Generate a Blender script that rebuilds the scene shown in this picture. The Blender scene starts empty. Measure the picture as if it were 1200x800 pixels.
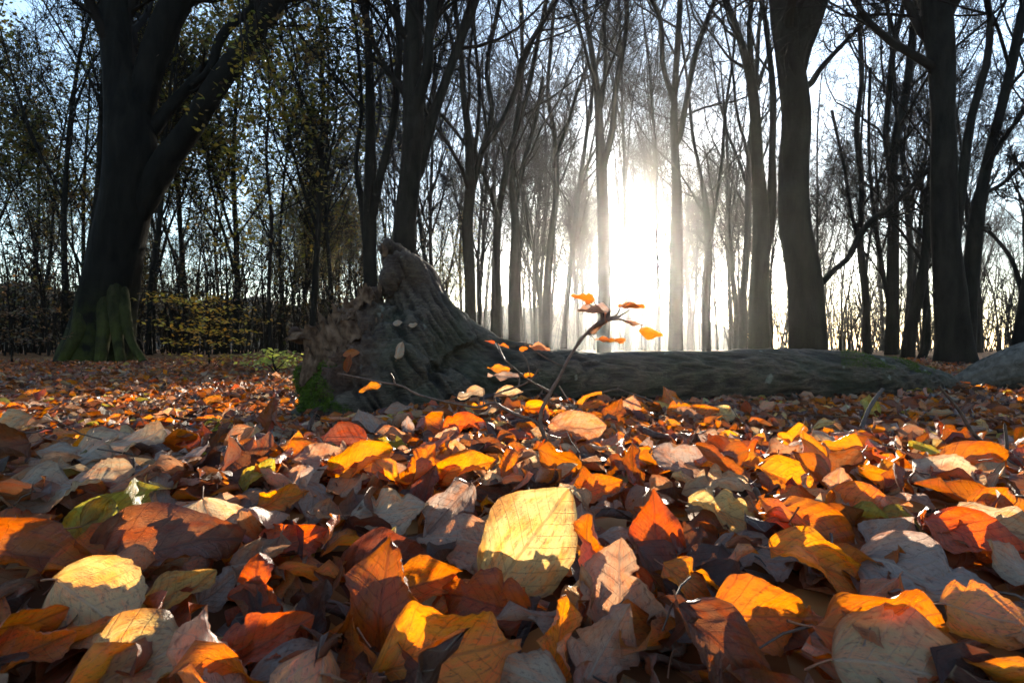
import bpy, math, random
import numpy as np
from mathutils import Vector, Matrix, Euler

# ------------------------------------------------------------------ camera, world, sun, exposure
scn = bpy.context.scene
C = scn.collection
W0, H0, F0 = 1200.0, 800.0, 1200 * 20 / 36.0
CAMZ = 0.25
PITCH = math.radians(0.7)
cd = bpy.data.cameras.new('camera'); cam = bpy.data.objects.new('camera', cd); C.objects.link(cam)
cam.location = (0, 0, CAMZ); cam.rotation_euler = (math.pi / 2 + PITCH, 0, 0)
cd.lens = 20; cd.sensor_width = 36; cd.clip_start = 0.01; cd.clip_end = 1000
cd.dof.use_dof = True; cd.dof.focus_distance = 0.95; cd.dof.aperture_fstop = 18.0
scn.camera = cam
CP, SP = math.cos(PITCH), math.sin(PITCH)

def ray(px, py):
    a = (px - W0 / 2) / F0; b = (H0 / 2 - py) / F0
    return np.array([a, CP - b * SP, SP + b * CP])
def at(px, py, Y):                       # point seen at a pixel, Y metres into the scene
    r = ray(px, py); return np.array([0, 0, CAMZ]) + r * (Y / r[1])
def proj(P):
    P = np.asarray(P, float); x = P[..., 0]; z = P[..., 2] - CAMZ; y = P[..., 1]
    f = y * CP + z * SP; u = -y * SP + z * CP
    f = np.where(f < 1e-3, 1e-3, f)
    return W0 / 2 + x / f * F0, H0 / 2 - u / f * F0

sd = ray(752, 303); sd /= np.linalg.norm(sd)
SUN_EL = math.asin(sd[2]); SUN_AZ = math.atan2(sd[0], sd[1])
wd = bpy.data.worlds.new('World'); scn.world = wd; wd.use_nodes = True
nt = wd.node_tree; nt.nodes.clear()
out = nt.nodes.new('ShaderNodeOutputWorld'); bg = nt.nodes.new('ShaderNodeBackground')
sky = nt.nodes.new('ShaderNodeTexSky'); sky.sky_type = 'NISHITA'; sky.sun_disc = False
sky.sun_elevation = SUN_EL; sky.sun_rotation = SUN_AZ; sky.air_density = 1.0; sky.dust_density = 0.4; sky.ozone_density = 2.0
bg.inputs['Strength'].default_value = 0.10
# aureole and disc of the low sun in the moist air
tc = nt.nodes.new('ShaderNodeTexCoord'); nrm = nt.nodes.new('ShaderNodeVectorMath'); nrm.operation = 'NORMALIZE'
dot = nt.nodes.new('ShaderNodeVectorMath'); dot.operation = 'DOT_PRODUCT'; dot.inputs[1].default_value = tuple(sd)
nt.links.new(tc.outputs['Generated'], nrm.inputs[0]); nt.links.new(nrm.outputs[0], dot.inputs[0])
def wm(op, a, b):
    n = nt.nodes.new('ShaderNodeMath'); n.operation = op
    for i, v in enumerate((a, b)):
        if isinstance(v, (int, float)): n.inputs[i].default_value = v
        else: nt.links.new(v, n.inputs[i])
    return n.outputs[0]
dm = wm('MAXIMUM', dot.outputs['Value'], 0.0)
def lobe(p, a): return wm('MULTIPLY', wm('POWER', dm, p), a)
AUR = [(10.0, .3), (60.0, .9), (400.0, 4.0), (4000.0, 1500.0)]
tot = None
for p_, a_ in AUR:
    l_ = lobe(p_, a_); tot = l_ if tot is None else wm('ADD', tot, l_)
aur = nt.nodes.new('ShaderNodeVectorMath'); aur.operation = 'SCALE'; aur.inputs[0].default_value = (1.0, 1.0, 1.0)
nt.links.new(tot, aur.inputs['Scale'])
add = nt.nodes.new('ShaderNodeVectorMath'); add.operation = 'ADD'
hs = nt.nodes.new('ShaderNodeHueSaturation'); hs.inputs['Saturation'].default_value = 0.9
nt.links.new(sky.outputs[0], hs.inputs['Color'])
nt.links.new(hs.outputs[0], add.inputs[0]); nt.links.new(aur.outputs[0], add.inputs[1])
nt.links.new(add.outputs[0], bg.inputs['Color']); nt.links.new(bg.outputs[0], out.inputs['Surface'])
wd.cycles.sampling_method = 'MANUAL'; wd.cycles.sample_map_resolution = 1024

sl = bpy.data.lights.new('sun', 'SUN'); so = bpy.data.objects.new('sun', sl); C.objects.link(so)
sl.energy = 5.0; sl.angle = math.radians(0.5); sl.color = (1.0, 0.88, 0.70)
so.rotation_euler = Vector(tuple(sd)).to_track_quat('Z', 'Y').to_euler()
scn.view_settings.view_transform = 'Standard'; scn.view_settings.look = 'None'
scn.view_settings.exposure = 2.65; scn.view_settings.gamma = 1.0
cy = scn.cycles
cy.use_denoising = True; cy.max_bounces = 8; cy.transparent_max_bounces = 8; cy.transmission_bounces = 6
cy.diffuse_bounces = 3; cy.glossy_bounces = 3; cy.volume_bounces = 1; cy.sample_clamp_indirect = 6
cy.caustics_reflective = False; cy.caustics_refractive = False
HAZE = 0.00055; HAZE_G = 0.88

# ------------------------------------------------------------------ helpers
def tag(o, label=None, cat=None, group=None, kind=None):
    if label: o['label'] = label
    if cat: o['category'] = cat
    if group: o['group'] = group
    if kind: o['kind'] = kind
    return o
def link(name, me, parent=None, mat=None):
    o = bpy.data.objects.new(name, me); C.objects.link(o)
    if mat is not None and me is not None and not me.materials: me.materials.append(mat)
    if parent is not None: o.parent = parent
    return o
def empty(name, loc=(0, 0, 0), rz=0):
    o = bpy.data.objects.new(name, None); C.objects.link(o); o.location = loc; o.rotation_euler.z = rz
    o.empty_display_size = 0.05
    return o
def raw_mesh(name, V, Q, T=None, smooth=True):
    me = bpy.data.meshes.new(name)
    V = np.ascontiguousarray(V, np.float32).reshape(-1, 3); nq = len(Q); ntr = 0 if T is None else len(T)
    me.vertices.add(len(V)); me.vertices.foreach_set('co', V.ravel())
    idx = np.asarray(Q, np.int32).ravel()
    if ntr: idx = np.concatenate([idx, np.asarray(T, np.int32).ravel()])
    me.loops.add(len(idx)); me.loops.foreach_set('vertex_index', idx)
    me.polygons.add(nq + ntr)
    st = np.concatenate([np.arange(nq) * 4, nq * 4 + np.arange(ntr) * 3]).astype(np.int32)
    tt = np.concatenate([np.full(nq, 4), np.full(ntr, 3)]).astype(np.int32)
    me.polygons.foreach_set('loop_start', st)
    try: me.polygons.foreach_set('loop_total', tt)
    except Exception: pass
    me.polygons.foreach_set('use_smooth', np.full(nq + ntr, smooth))
    me.update(calc_edges=True)
    return me
def attr(me, name, typ, data, dom='POINT'):
    a = me.attributes.new(name, typ, dom)
    key = {'FLOAT': 'value', 'FLOAT_COLOR': 'color', 'FLOAT_VECTOR': 'vector'}[typ]
    a.data.foreach_set(key, np.ascontiguousarray(data, np.float32).ravel())
def nz(a):
    return a / np.maximum(np.linalg.norm(a, axis=-1, keepdims=True), 1e-9)

# value noise, vectorised
def _h(ix, iy, iz, s):
    n = (ix * 374761393 + iy * 668265263 + iz * 2147483647 + s * 974634777) & 0xffffffff
    n = ((n ^ (n >> 13)) * 1274126177) & 0xffffffff
    n = ((n ^ (n >> 16)) * 2246822519) & 0xffffffff
    return ((n ^ (n >> 15)) & 0xffffff) / float(0xffffff) * 2 - 1
def noise3(P, s=0):
    P = np.asarray(P, float); i = np.floor(P).astype(np.int64); f = P - i; f = f * f * (3 - 2 * f); r = 0
    for dx in (0, 1):
        for dy in (0, 1):
            for dz in (0, 1):
                w = (f[..., 0] if dx else 1 - f[..., 0]) * (f[..., 1] if dy else 1 - f[..., 1]) * (f[..., 2] if dz else 1 - f[..., 2])
                r = r + w * _h(i[..., 0] + dx, i[..., 1] + dy, i[..., 2] + dz, s)
    return r
def fbm(P, o=4, s=0):
    r = 0; a = 1.0; P = np.asarray(P, float)
    for k in range(o): r = r + a * noise3(P, s + k); P = P * 2.03 + 5.1; a *= .5
    return r

def tube_arrays(P, R, S, off=0, bump=0.0, seed=0):
    """P (N,K,3) centre lines, R (N,K) radii -> verts, quads"""
    N, K, _ = P.shape
    T = np.empty_like(P); T[:, 1:-1] = P[:, 2:] - P[:, :-2]; T[:, 0] = P[:, 1] - P[:, 0]; T[:, -1] = P[:, -1] - P[:, -2]
    T = nz(T); m = nz(P[:, -1] - P[:, 0])
    ref = np.zeros((N, 3)); ref[np.arange(N), np.argmin(np.abs(m), axis=1)] = 1
    A = nz(np.cross(T, ref[:, None, :])); B = np.cross(T, A)
    th = np.arange(S) / S * 2 * np.pi
    ring = A[:, :, None, :] * np.cos(th)[None, None, :, None] + B[:, :, None, :] * np.sin(th)[None, None, :, None]
    V = P[:, :, None, :] + ring * R[:, :, None, None]
    if bump:
        f = 1 + bump * fbm(V * np.array([3.0, 3.0, .9]), 3, seed)
        V = P[:, :, None, :] + ring * (R[:, :, None] * f)[..., None]
    n, k, s = np.meshgrid(np.arange(N), np.arange(K - 1), np.arange(S), indexing='ij')
    b = (n * K + k) * S; s2 = (s + 1) % S
    Q = np.stack([b + s, b + s2, b + S + s2, b + S + s], -1).reshape(-1, 4) + off
    return V.reshape(-1, 3), Q
def twig_arrays(P, R, off=0):
    """thin three-sided twigs whose last span tapers to a point; the point ring is collapsed to keep them cheap"""
    V, Q = tube_arrays(P, R, 3)
    return V, Q
def spikes(P, R):
    """one straight three-sided spike per twig: quads folded to triangles"""
    N = len(P); d = nz(P[:, -1] - P[:, 0]); ref = np.zeros((N, 3)); ref[np.arange(N), np.argmin(np.abs(d), axis=1)] = 1
    A = nz(np.cross(d, ref)); B = np.cross(d, A); r0 = R[:, :1]
    V = np.stack([P[:, 0] + A * r0, P[:, 0] + (B * .87 - A * .5) * r0, P[:, 0] - (B * .87 + A * .5) * r0, P[:, -1]], 1).reshape(-1, 3)
    b = np.arange(N)[:, None] * 4
    T = np.concatenate([b + [0, 1, 3], b + [1, 2, 3], b + [2, 0, 3]], 1).reshape(-1, 3)
    return V, T
def mixed(name, quads, tris):
    V, Q = join(quads); Vt, T = join(tris); return raw_mesh(name, np.concatenate([V, Vt]), Q, T + len(V))
def join(parts):
    Vs, Qs, o = [], [], 0
    for V, Q in parts: Vs.append(V); Qs.append(Q + o); o += len(V)
    return np.concatenate(Vs), np.concatenate(Qs)
def resample(pts, rad, K):
    pts = np.asarray(pts, float); rad = np.asarray(rad, float); n = len(pts)
    t = np.arange(n); u = np.linspace(0, n - 1, K)
    # catmull-rom
    E = np.vstack([2 * pts[0] - pts[1], pts, 2 * pts[-1] - pts[-2]])
    i = np.minimum(u.astype(int), n - 2); f = (u - i)[:, None]
    p0, p1, p2, p3 = E[i], E[i + 1], E[i + 2], E[i + 3]
    P = .5 * (2 * p1 + (p2 - p0) * f + (2 * p0 - 5 * p1 + 4 * p2 - p3) * f * f + (3 * p1 - p0 - 3 * p2 + p3) * f ** 3)
    return P, np.interp(u, t, rad)

def grow(rs, P, R, m, t0, t1, ang, lenf, radf, K, wig, up, rmin, lmin=.0, droop=0.0):
    """children polylines of every parent polyline; all in one go"""
    N, KP, _ = P.shape
    t = t0 + (t1 - t0) * (np.arange(m)[None] + rs.rand(N, m)) / m
    x = t * (KP - 1); i = np.minimum(x.astype(int), KP - 2); f = (x - i)
    n = np.arange(N)[:, None]
    pos = P[n, i] * (1 - f)[..., None] + P[n, i + 1] * f[..., None]
    rad = R[n, i] * (1 - f) + R[n, i + 1] * f
    tan = nz(P[n, i + 1] - P[n, i])
    plen = np.linalg.norm(np.diff(P, axis=1), axis=2).sum(1)[:, None]
    L = plen * lenf * (1.05 - .6 * (t - t0) / max(1e-6, 1 - t0)) * (.6 + .7 * rs.rand(N, m))
    rnd = rs.randn(N, m, 3); side = nz(rnd - (rnd * tan).sum(-1, keepdims=True) * tan)
    a = (ang * (.65 + .7 * rs.rand(N, m)))[..., None]
    d = nz(tan * np.cos(a) + side * np.sin(a))
    pos, d, L, rad = pos.reshape(-1, 3), d.reshape(-1, 3), L.ravel(), rad.ravel()
    keep = L > lmin; pos, d, L, rad = pos[keep], d[keep], L[keep], rad[keep]
    M = len(pos); Q = np.empty((M, K, 3)); Q[:, 0] = pos; st = (L / (K - 1))[:, None]
    for k in range(1, K):
        d = nz(d + rs.randn(M, 3) * wig + np.array([0, 0, up - droop * k / K]))
        Q[:, k] = Q[:, k - 1] + d * st
    r0 = np.maximum(rmin, rad * radf)[:, None]
    RR = np.maximum(rmin * .5, r0 * np.linspace(1, .22, K)[None])
    return Q, RR

# ------------------------------------------------------------------ materials
def new_mat(name):
    m = bpy.data.materials.new(name); m.use_nodes = True; t = m.node_tree; t.nodes.clear()
    o = t.nodes.new('ShaderNodeOutputMaterial'); return m, t, o
class NB:
    def __init__(s, t): s.t = t
    def n(s, typ, **k):
        x = s.t.nodes.new(typ)
        for a, b in k.items(): setattr(x, a, b)
        return x
    def set(s, sock, v):
        if hasattr(v, 'is_output') or isinstance(v, bpy.types.NodeSocket): s.t.links.new(v, sock)
        else: sock.default_value = v
    def math(s, op, a, b=0.0, c=None, clamp=False):
        x = s.n('ShaderNodeMath', operation=op, use_clamp=clamp); s.set(x.inputs[0], a); s.set(x.inputs[1], b)
        if c is not None: s.set(x.inputs[2], c)
        return x.outputs[0]
    def mix(s, f, a, b, mode='MIX'):
        x = s.n('ShaderNodeMix', data_type='RGBA', blend_type=mode); s.set(x.inputs[0], f); s.set(x.inputs[6], a); s.set(x.inputs[7], b); return x.outputs[2]
    def noise(s, vec, scale, detail=4, rough=.55, dist=0.0):
        x = s.n('ShaderNodeTexNoise'); s.set(x.inputs['Vector'], vec); x.inputs['Scale'].default_value = scale
        x.inputs['Detail'].default_value = detail; x.inputs['Roughness'].default_value = rough; x.inputs['Distortion'].default_value = dist; return x.outputs['Fac']
    def ramp(s, f, stops):
        x = s.n('ShaderNodeValToRGB'); s.set(x.inputs[0], f); e = x.color_ramp.elements
        while len(e) < len(stops): e.new(.5)
        for q, (p, c) in zip(e, stops): q.position = p; q.color = (*c, 1) if len(c) == 3 else c
        return x.outputs[0]
    def rng(s, v, a, b, c=0.0, d=1.0):
        x = s.n('ShaderNodeMapRange'); s.set(x.inputs[0], v)
        for i, q in enumerate((a, b, c, d)): x.inputs[i + 1].default_value = q
        return x.outputs[0]
    def map(s, vec, sc):
        x = s.n('ShaderNodeMapping'); s.set(x.inputs[0], vec); x.inputs['Scale'].default_value = sc; return x.outputs[0]
    def bump(s, h, st, dist=.01):
        x = s.n('ShaderNodeBump'); s.set(x.inputs['Height'], h); x.inputs['Strength'].default_value = st; x.inputs['Distance'].default_value = dist; return x.outputs[0]

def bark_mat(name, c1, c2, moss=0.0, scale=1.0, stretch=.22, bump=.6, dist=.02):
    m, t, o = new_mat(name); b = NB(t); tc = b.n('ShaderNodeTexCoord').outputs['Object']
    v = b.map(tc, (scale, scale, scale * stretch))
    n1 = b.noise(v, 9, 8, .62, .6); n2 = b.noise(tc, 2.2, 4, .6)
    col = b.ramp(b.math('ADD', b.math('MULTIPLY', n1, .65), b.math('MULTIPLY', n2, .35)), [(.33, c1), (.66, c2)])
    if moss:
        g = b.n('ShaderNodeNewGeometry'); sx = b.n('ShaderNodeSeparateXYZ'); t.links.new(tc, sx.inputs[0])
        low = b.rng(sx.outputs[2], .1, 1.3, 1.0, 0.0)
        f = b.math('MULTIPLY', b.math('MULTIPLY', low, b.rng(b.noise(tc, 5, 5, .6), .42, .6)), moss, clamp=True)
        col = b.mix(f, col, (.07, .085, .015, 1))
    p = b.n('ShaderNodeBsdfPrincipled'); b.set(p.inputs['Base Color'], col); p.inputs['Roughness'].default_value = .9
    p.inputs['Specular IOR Level'].default_value = .04
    t.links.new(b.bump(n1, bump, dist), p.inputs['Normal']); t.links.new(p.outputs[0], o.inputs[0]); return m

def simple_mat(name, c, rough=.7, spec=.3, var=None, sc=30):
    m, t, o = new_mat(name); b = NB(t); p = b.n('ShaderNodeBsdfPrincipled'); p.inputs['Roughness'].default_value = rough
    p.inputs['Specular IOR Level'].default_value = spec
    if var:
        tc = b.n('ShaderNodeTexCoord').outputs['Object']; f = b.noise(tc, sc, 5, .6)
        t.links.new(b.mix(b.rng(f, .35, .65), (*c, 1), (*var, 1)), p.inputs['Base Color'])
        t.links.new(b.bump(f, .4, .004), p.inputs['Normal'])
    else: p.inputs['Base Color'].default_value = (*c, 1)
    t.links.new(p.outputs[0], o.inputs[0]); return m

def crown_leaf_mat(name, trans=.5):
    """small tree leaves; tint from the mesh's own leaf colours"""
    m, t, o = new_mat(name); b = NB(t)
    a = b.n('ShaderNodeAttribute', attribute_name='tint').outputs['Color']
    d = b.n('ShaderNodeBsdfPrincipled'); t.links.new(a, d.inputs['Base Color']); d.inputs['Roughness'].default_value = .5
    tr = b.n('ShaderNodeBsdfTranslucent'); t.links.new(a, tr.inputs[0])
    x = b.n('ShaderNodeMixShader'); x.inputs[0].default_value = trans
    t.links.new(d.outputs[0], x.inputs[1]); t.links.new(tr.outputs[0], x.inputs[2]); t.links.new(x.outputs[0], o.inputs[0]); return m

def leaf_mat(name, per_object):
    """beech leaf blade: ribbed veins, blotches, browned margin, paler underside; thin and translucent"""
    m, t, o = new_mat(name); b = NB(t)
    if per_object:
        oi = b.n('ShaderNodeObjectInfo'); tint = oi.outputs['Color']; seed = oi.outputs['Random']
    else:
        tint = b.n('ShaderNodeAttribute', attribute_name='tint').outputs['Color']
        seed = b.n('ShaderNodeAttribute', attribute_name='seed').outputs['Fac']
    uv = b.n('ShaderNodeAttribute', attribute_name='leafco'); sx = b.n('ShaderNodeSeparateXYZ'); t.links.new(uv.outputs['Vector'], sx.inputs[0])
    u, v, e = sx.outputs[0], sx.outputs[1], sx.outputs[2]       # along, signed across (in leaf lengths), relative across
    av = b.math('ABSOLUTE', v)
    off = b.n('ShaderNodeCombineXYZ'); t.links.new(b.math('MULTIPLY', seed, 37.0), off.inputs[0]); t.links.new(b.math('MULTIPLY', seed, 91.0), off.inputs[1])
    cv = b.n('ShaderNodeVectorMath', operation='ADD'); t.links.new(uv.outputs['Vector'], cv.inputs[0]); t.links.new(off.outputs[0], cv.inputs[1]); cv = cv.outputs[0]
    mid = b.rng(av, .006, .016, 1.0, 0.0)
    s = b.math('MULTIPLY', b.math('SUBTRACT', u, b.math('MULTIPLY', av, .8)), 9.0)
    s = b.math('ADD', s, b.math('MULTIPLY', b.noise(cv, 3, 2), .35))
    lat = b.math('ABSOLUTE', b.math('SUBTRACT', b.math('FRACT', s), .5))
    lat = b.rng(lat, .43, .49)
    vein = b.math('MAXIMUM', mid, b.math('MULTIPLY', lat, .75))
    fine = b.noise(cv, 60, 3, .6)
    blot = b.noise(cv, 3.5, 5, .65, .4); bl2 = b.noise(cv, 14, 4, .6)
    dark = b.mix(1.0, tint, (.32, .24, .25, 1), 'MULTIPLY')
    warm = b.mix(1.0, tint, (1.25, .78, .55, 1), 'MULTIPLY')
    c = b.mix(b.rng(blot, .45, .62), tint, warm)
    c = b.mix(b.math('MULTIPLY', b.rng(bl2, .54, .68), .7), c, dark)
    edge = b.math('MULTIPLY', b.rng(b.math('ADD', b.math('ABSOLUTE', e), b.math('MULTIPLY', b.noise(cv, 7, 3), .5)), 1.02, 1.3), .6)
    c = b.mix(edge, c, dark)
    spots = b.n('ShaderNodeTexVoronoi'); spots.inputs['Scale'].default_value = 16; t.links.new(cv, spots.inputs['Vector'])
    sp = b.math('MULTIPLY', b.rng(spots.outputs['Distance'], .08, .13, 1.0, 0.0), b.rng(b.noise(cv, 2.1, 2), .44, .52))
    c = b.mix(b.math('MULTIPLY', sp, .8), c, (.03, .018, .012, 1))
    c = b.mix(b.math('MULTIPLY', b.rng(fine, .4, .7), .18), c, dark)
    face = b.mix(b.math('MULTIPLY', vein, .45), c, b.mix(1.0, tint, (.45, .32, .25, 1), 'MULTIPLY'))
    # underside: paler, greyer, veins standing out light
    hsv = b.n('ShaderNodeHueSaturation'); hsv.inputs['Saturation'].default_value = .82; hsv.inputs['Value'].default_value = 1.12; t.links.new(c, hsv.inputs['Color'])
    under = b.mix(b.math('MULTIPLY', vein, .5), hsv.outputs[0], (.62, .5, .36, 1))
    g = b.n('ShaderNodeNewGeometry'); base = b.mix(g.outputs['Backfacing'], face, under)
    h = b.math('ADD', b.math('MULTIPLY', vein, -.6), b.math('ADD', b.math('MULTIPLY', fine, .25), b.math('MULTIPLY', bl2, .5)))
    nrm_ = b.bump(b.math('ADD', h, b.math('MULTIPLY', b.noise(cv, 28, 3, .7), .9)), .75, .0022)
    p = b.n('ShaderNodeBsdfPrincipled'); t.links.new(base, p.inputs['Base Color'])
    t.links.new(b.rng(b.math('ADD', blot, b.math('MULTIPLY', g.outputs['Backfacing'], .15)), .3, .75, .34, .55), p.inputs['Roughness']); p.inputs['Coat Weight'].default_value = .35; p.inputs['Coat Roughness'].default_value = .32
    p.inputs['Specular IOR Level'].default_value = .8; t.links.new(nrm_, p.inputs['Normal'])
    tr = b.n('ShaderNodeBsdfTranslucent')
    hs2 = b.n('ShaderNodeHueSaturation'); hs2.inputs['Saturation'].default_value = 1.08; hs2.inputs['Value'].default_value = 1.3; t.links.new(c, hs2.inputs['Color'])
    tcol = b.mix(b.math('MULTIPLY', vein, .5), hs2.outputs[0], dark)
    t.links.new(tcol, tr.inputs[0]); t.links.new(nrm_, tr.inputs['Normal'])
    x = b.n('ShaderNodeMixShader'); x.inputs[0].default_value = .56
    t.links.new(p.outputs[0], x.inputs[1]); t.links.new(tr.outputs[0], x.inputs[2]); t.links.new(x.outputs[0], o.inputs[0]); return m

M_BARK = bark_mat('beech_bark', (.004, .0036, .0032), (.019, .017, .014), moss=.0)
M_BARKM = bark_mat('mossy_beech_bark', (.0035, .0032, .003), (.015, .0135, .011), moss=.35, bump=.9)
M_TWIG = simple_mat('twig_bark', (.013, .010, .008), .9, .05)
M_LEAFO = leaf_mat('fallen_leaf', True); M_LEAFS = leaf_mat('litter_leaf', False)
M_STALK = simple_mat('leaf_stalk', (.22, .09, .045), .5, .4)
M_CROWN = crown_leaf_mat('tree_leaf')
M_STICK = simple_mat('dead_stick', (.035, .022, .018), .7, .3, (.11, .075, .055), 60)
M_MOSS = simple_mat('moss', (.035, .065, .008), .9, .1, (.10, .14, .02), 40)

# ------------------------------------------------------------------ ground
def hgt(x, y):
    x = np.asarray(x, float); y = np.asarray(y, float)
    P = np.stack([x * 2.2, y * 2.2, x * 0], -1)
    r = np.hypot(x, y); near = np.exp(-(r / 3.0) ** 2)
    h = .018 * noise3(P, 3) * np.exp(-(r / 8) ** 2)
    h = h + .045 * np.exp(-((y - .62) / .42) ** 2) * np.exp(-(x / 1.6) ** 4)
    h = h + .045 * np.exp(-((x + .62) / .42) ** 2 - ((y - .78) / .2) ** 2)
    h = h + .065 * np.exp(-((x - .08) / .5) ** 2 - ((y - 1.5) / .45) ** 2)
    h = h + .05 * noise3(np.stack([x * .3, y * .3, x * 0], -1), 8) * np.clip((r - 4) / 6, 0, 1)
    h = h + .09 * np.clip((r - 5) / 12, 0, 1)
    return h
def ground():
    R = np.concatenate([[0.0], np.geomspace(.06, 138, 190)]); A = 300
    th = np.arange(A) / A * 2 * np.pi
    X = R[:, None] * np.cos(th); Y = R[:, None] * np.sin(th); Z = hgt(X, Y) - .004
    V = np.stack([X, Y, Z], -1).reshape(-1, 3)
    i, j = np.meshgrid(np.arange(len(R) - 1), np.arange(A), indexing='ij'); j2 = (j + 1) % A
    Q = np.stack([i * A + j, (i + 1) * A + j, (i + 1) * A + j2, i * A + j2], -1).reshape(-1, 4)
    m, t, o = new_mat('forest_floor'); b = NB(t); tc = b.n('ShaderNodeTexCoord').outputs['Object']
    vo = b.n('ShaderNodeTexVoronoi'); vo.inputs['Scale'].default_value = 17; t.links.new(tc, vo.inputs['Vector'])
    sx = b.n('ShaderNodeSeparateColor'); t.links.new(vo.outputs['Color'], sx.inputs[0])
    c = b.ramp(sx.outputs[0], [(0, (.035, .016, .009)), (.35, (.12, .045, .016)), (.6, (.22, .085, .028)), (.85, (.32, .15, .05)), (1, (.36, .24, .13))])
    c = b.mix(b.rng(b.noise(tc, .8, 5), .4, .65), c, b.mix(1.0, c, (.6, .55, .5, 1), 'MULTIPLY'))
    p = b.n('ShaderNodeBsdfPrincipled'); t.links.new(c, p.inputs['Base Color']); p.inputs['Roughness'].default_value = .85; p.inputs['Specular IOR Level'].default_value = .1
    t.links.new(b.bump(b.math('ADD', vo.outputs['Distance'], sx.outputs[1]), .8, .03), p.inputs['Normal']); t.links.new(p.outputs[0], o.inputs[0])
    g = link('ground', raw_mesh('ground', V, Q), None, m); tag(g, 'forest floor under the fallen leaves', None, None, 'structure')
ground()

# ------------------------------------------------------------------ trees
RS = np.random.RandomState
def leaf_quads(rs, tips, size, cols, spread=.3, flat=.4, n=1):
    """small leaf-sized faces round the given points"""
    P = np.repeat(tips, n, axis=0); N = len(P)
    P = P + rs.randn(N, 3) * spread
    nn = rs.randn(N, 3); nn[:, 2] = np.abs(nn[:, 2]) + (1 / flat - 1) * .6; nn = nz(nn)
    a = rs.randn(N, 3); a = nz(a - (a * nn).sum(1, keepdims=True) * nn); bb = np.cross(nn, a)
    s = (size * (.6 + .7 * rs.rand(N)))[:, None]
    V = np.stack([P - a * s * .5, P + bb * s * .3 + nn * s * .06, P + a * s * .5, P - bb * s * .3 + nn * s * .06], 1).reshape(-1, 3)
    Q = np.arange(N * 4).reshape(-1, 4)
    me = raw_mesh('foliage', V, Q)
    cols = np.asarray(cols); ci = rs.randint(0, len(cols), N); c = cols[ci] * (.7 + .6 * rs.rand(N))[:, None]
    attr(me, 'tint', 'FLOAT_COLOR', np.repeat(np.c_[c, np.ones(N)], 4, axis=0))
    return me
def seg_filter(P, R, rad=34, ymin=225):
    """gap in the canopy that lets the low sun through"""
    m = P[:, P.shape[1] // 2]; x, y = proj(m); e = P[:, -1]; x2, y2 = proj(e)
    bad = (np.hypot(x - 752, (y - 303) * .8) < rad) | (np.hypot(x2 - 752, (y2 - 303) * .8) < rad)
    return P[~bad], R[~bad]

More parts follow.
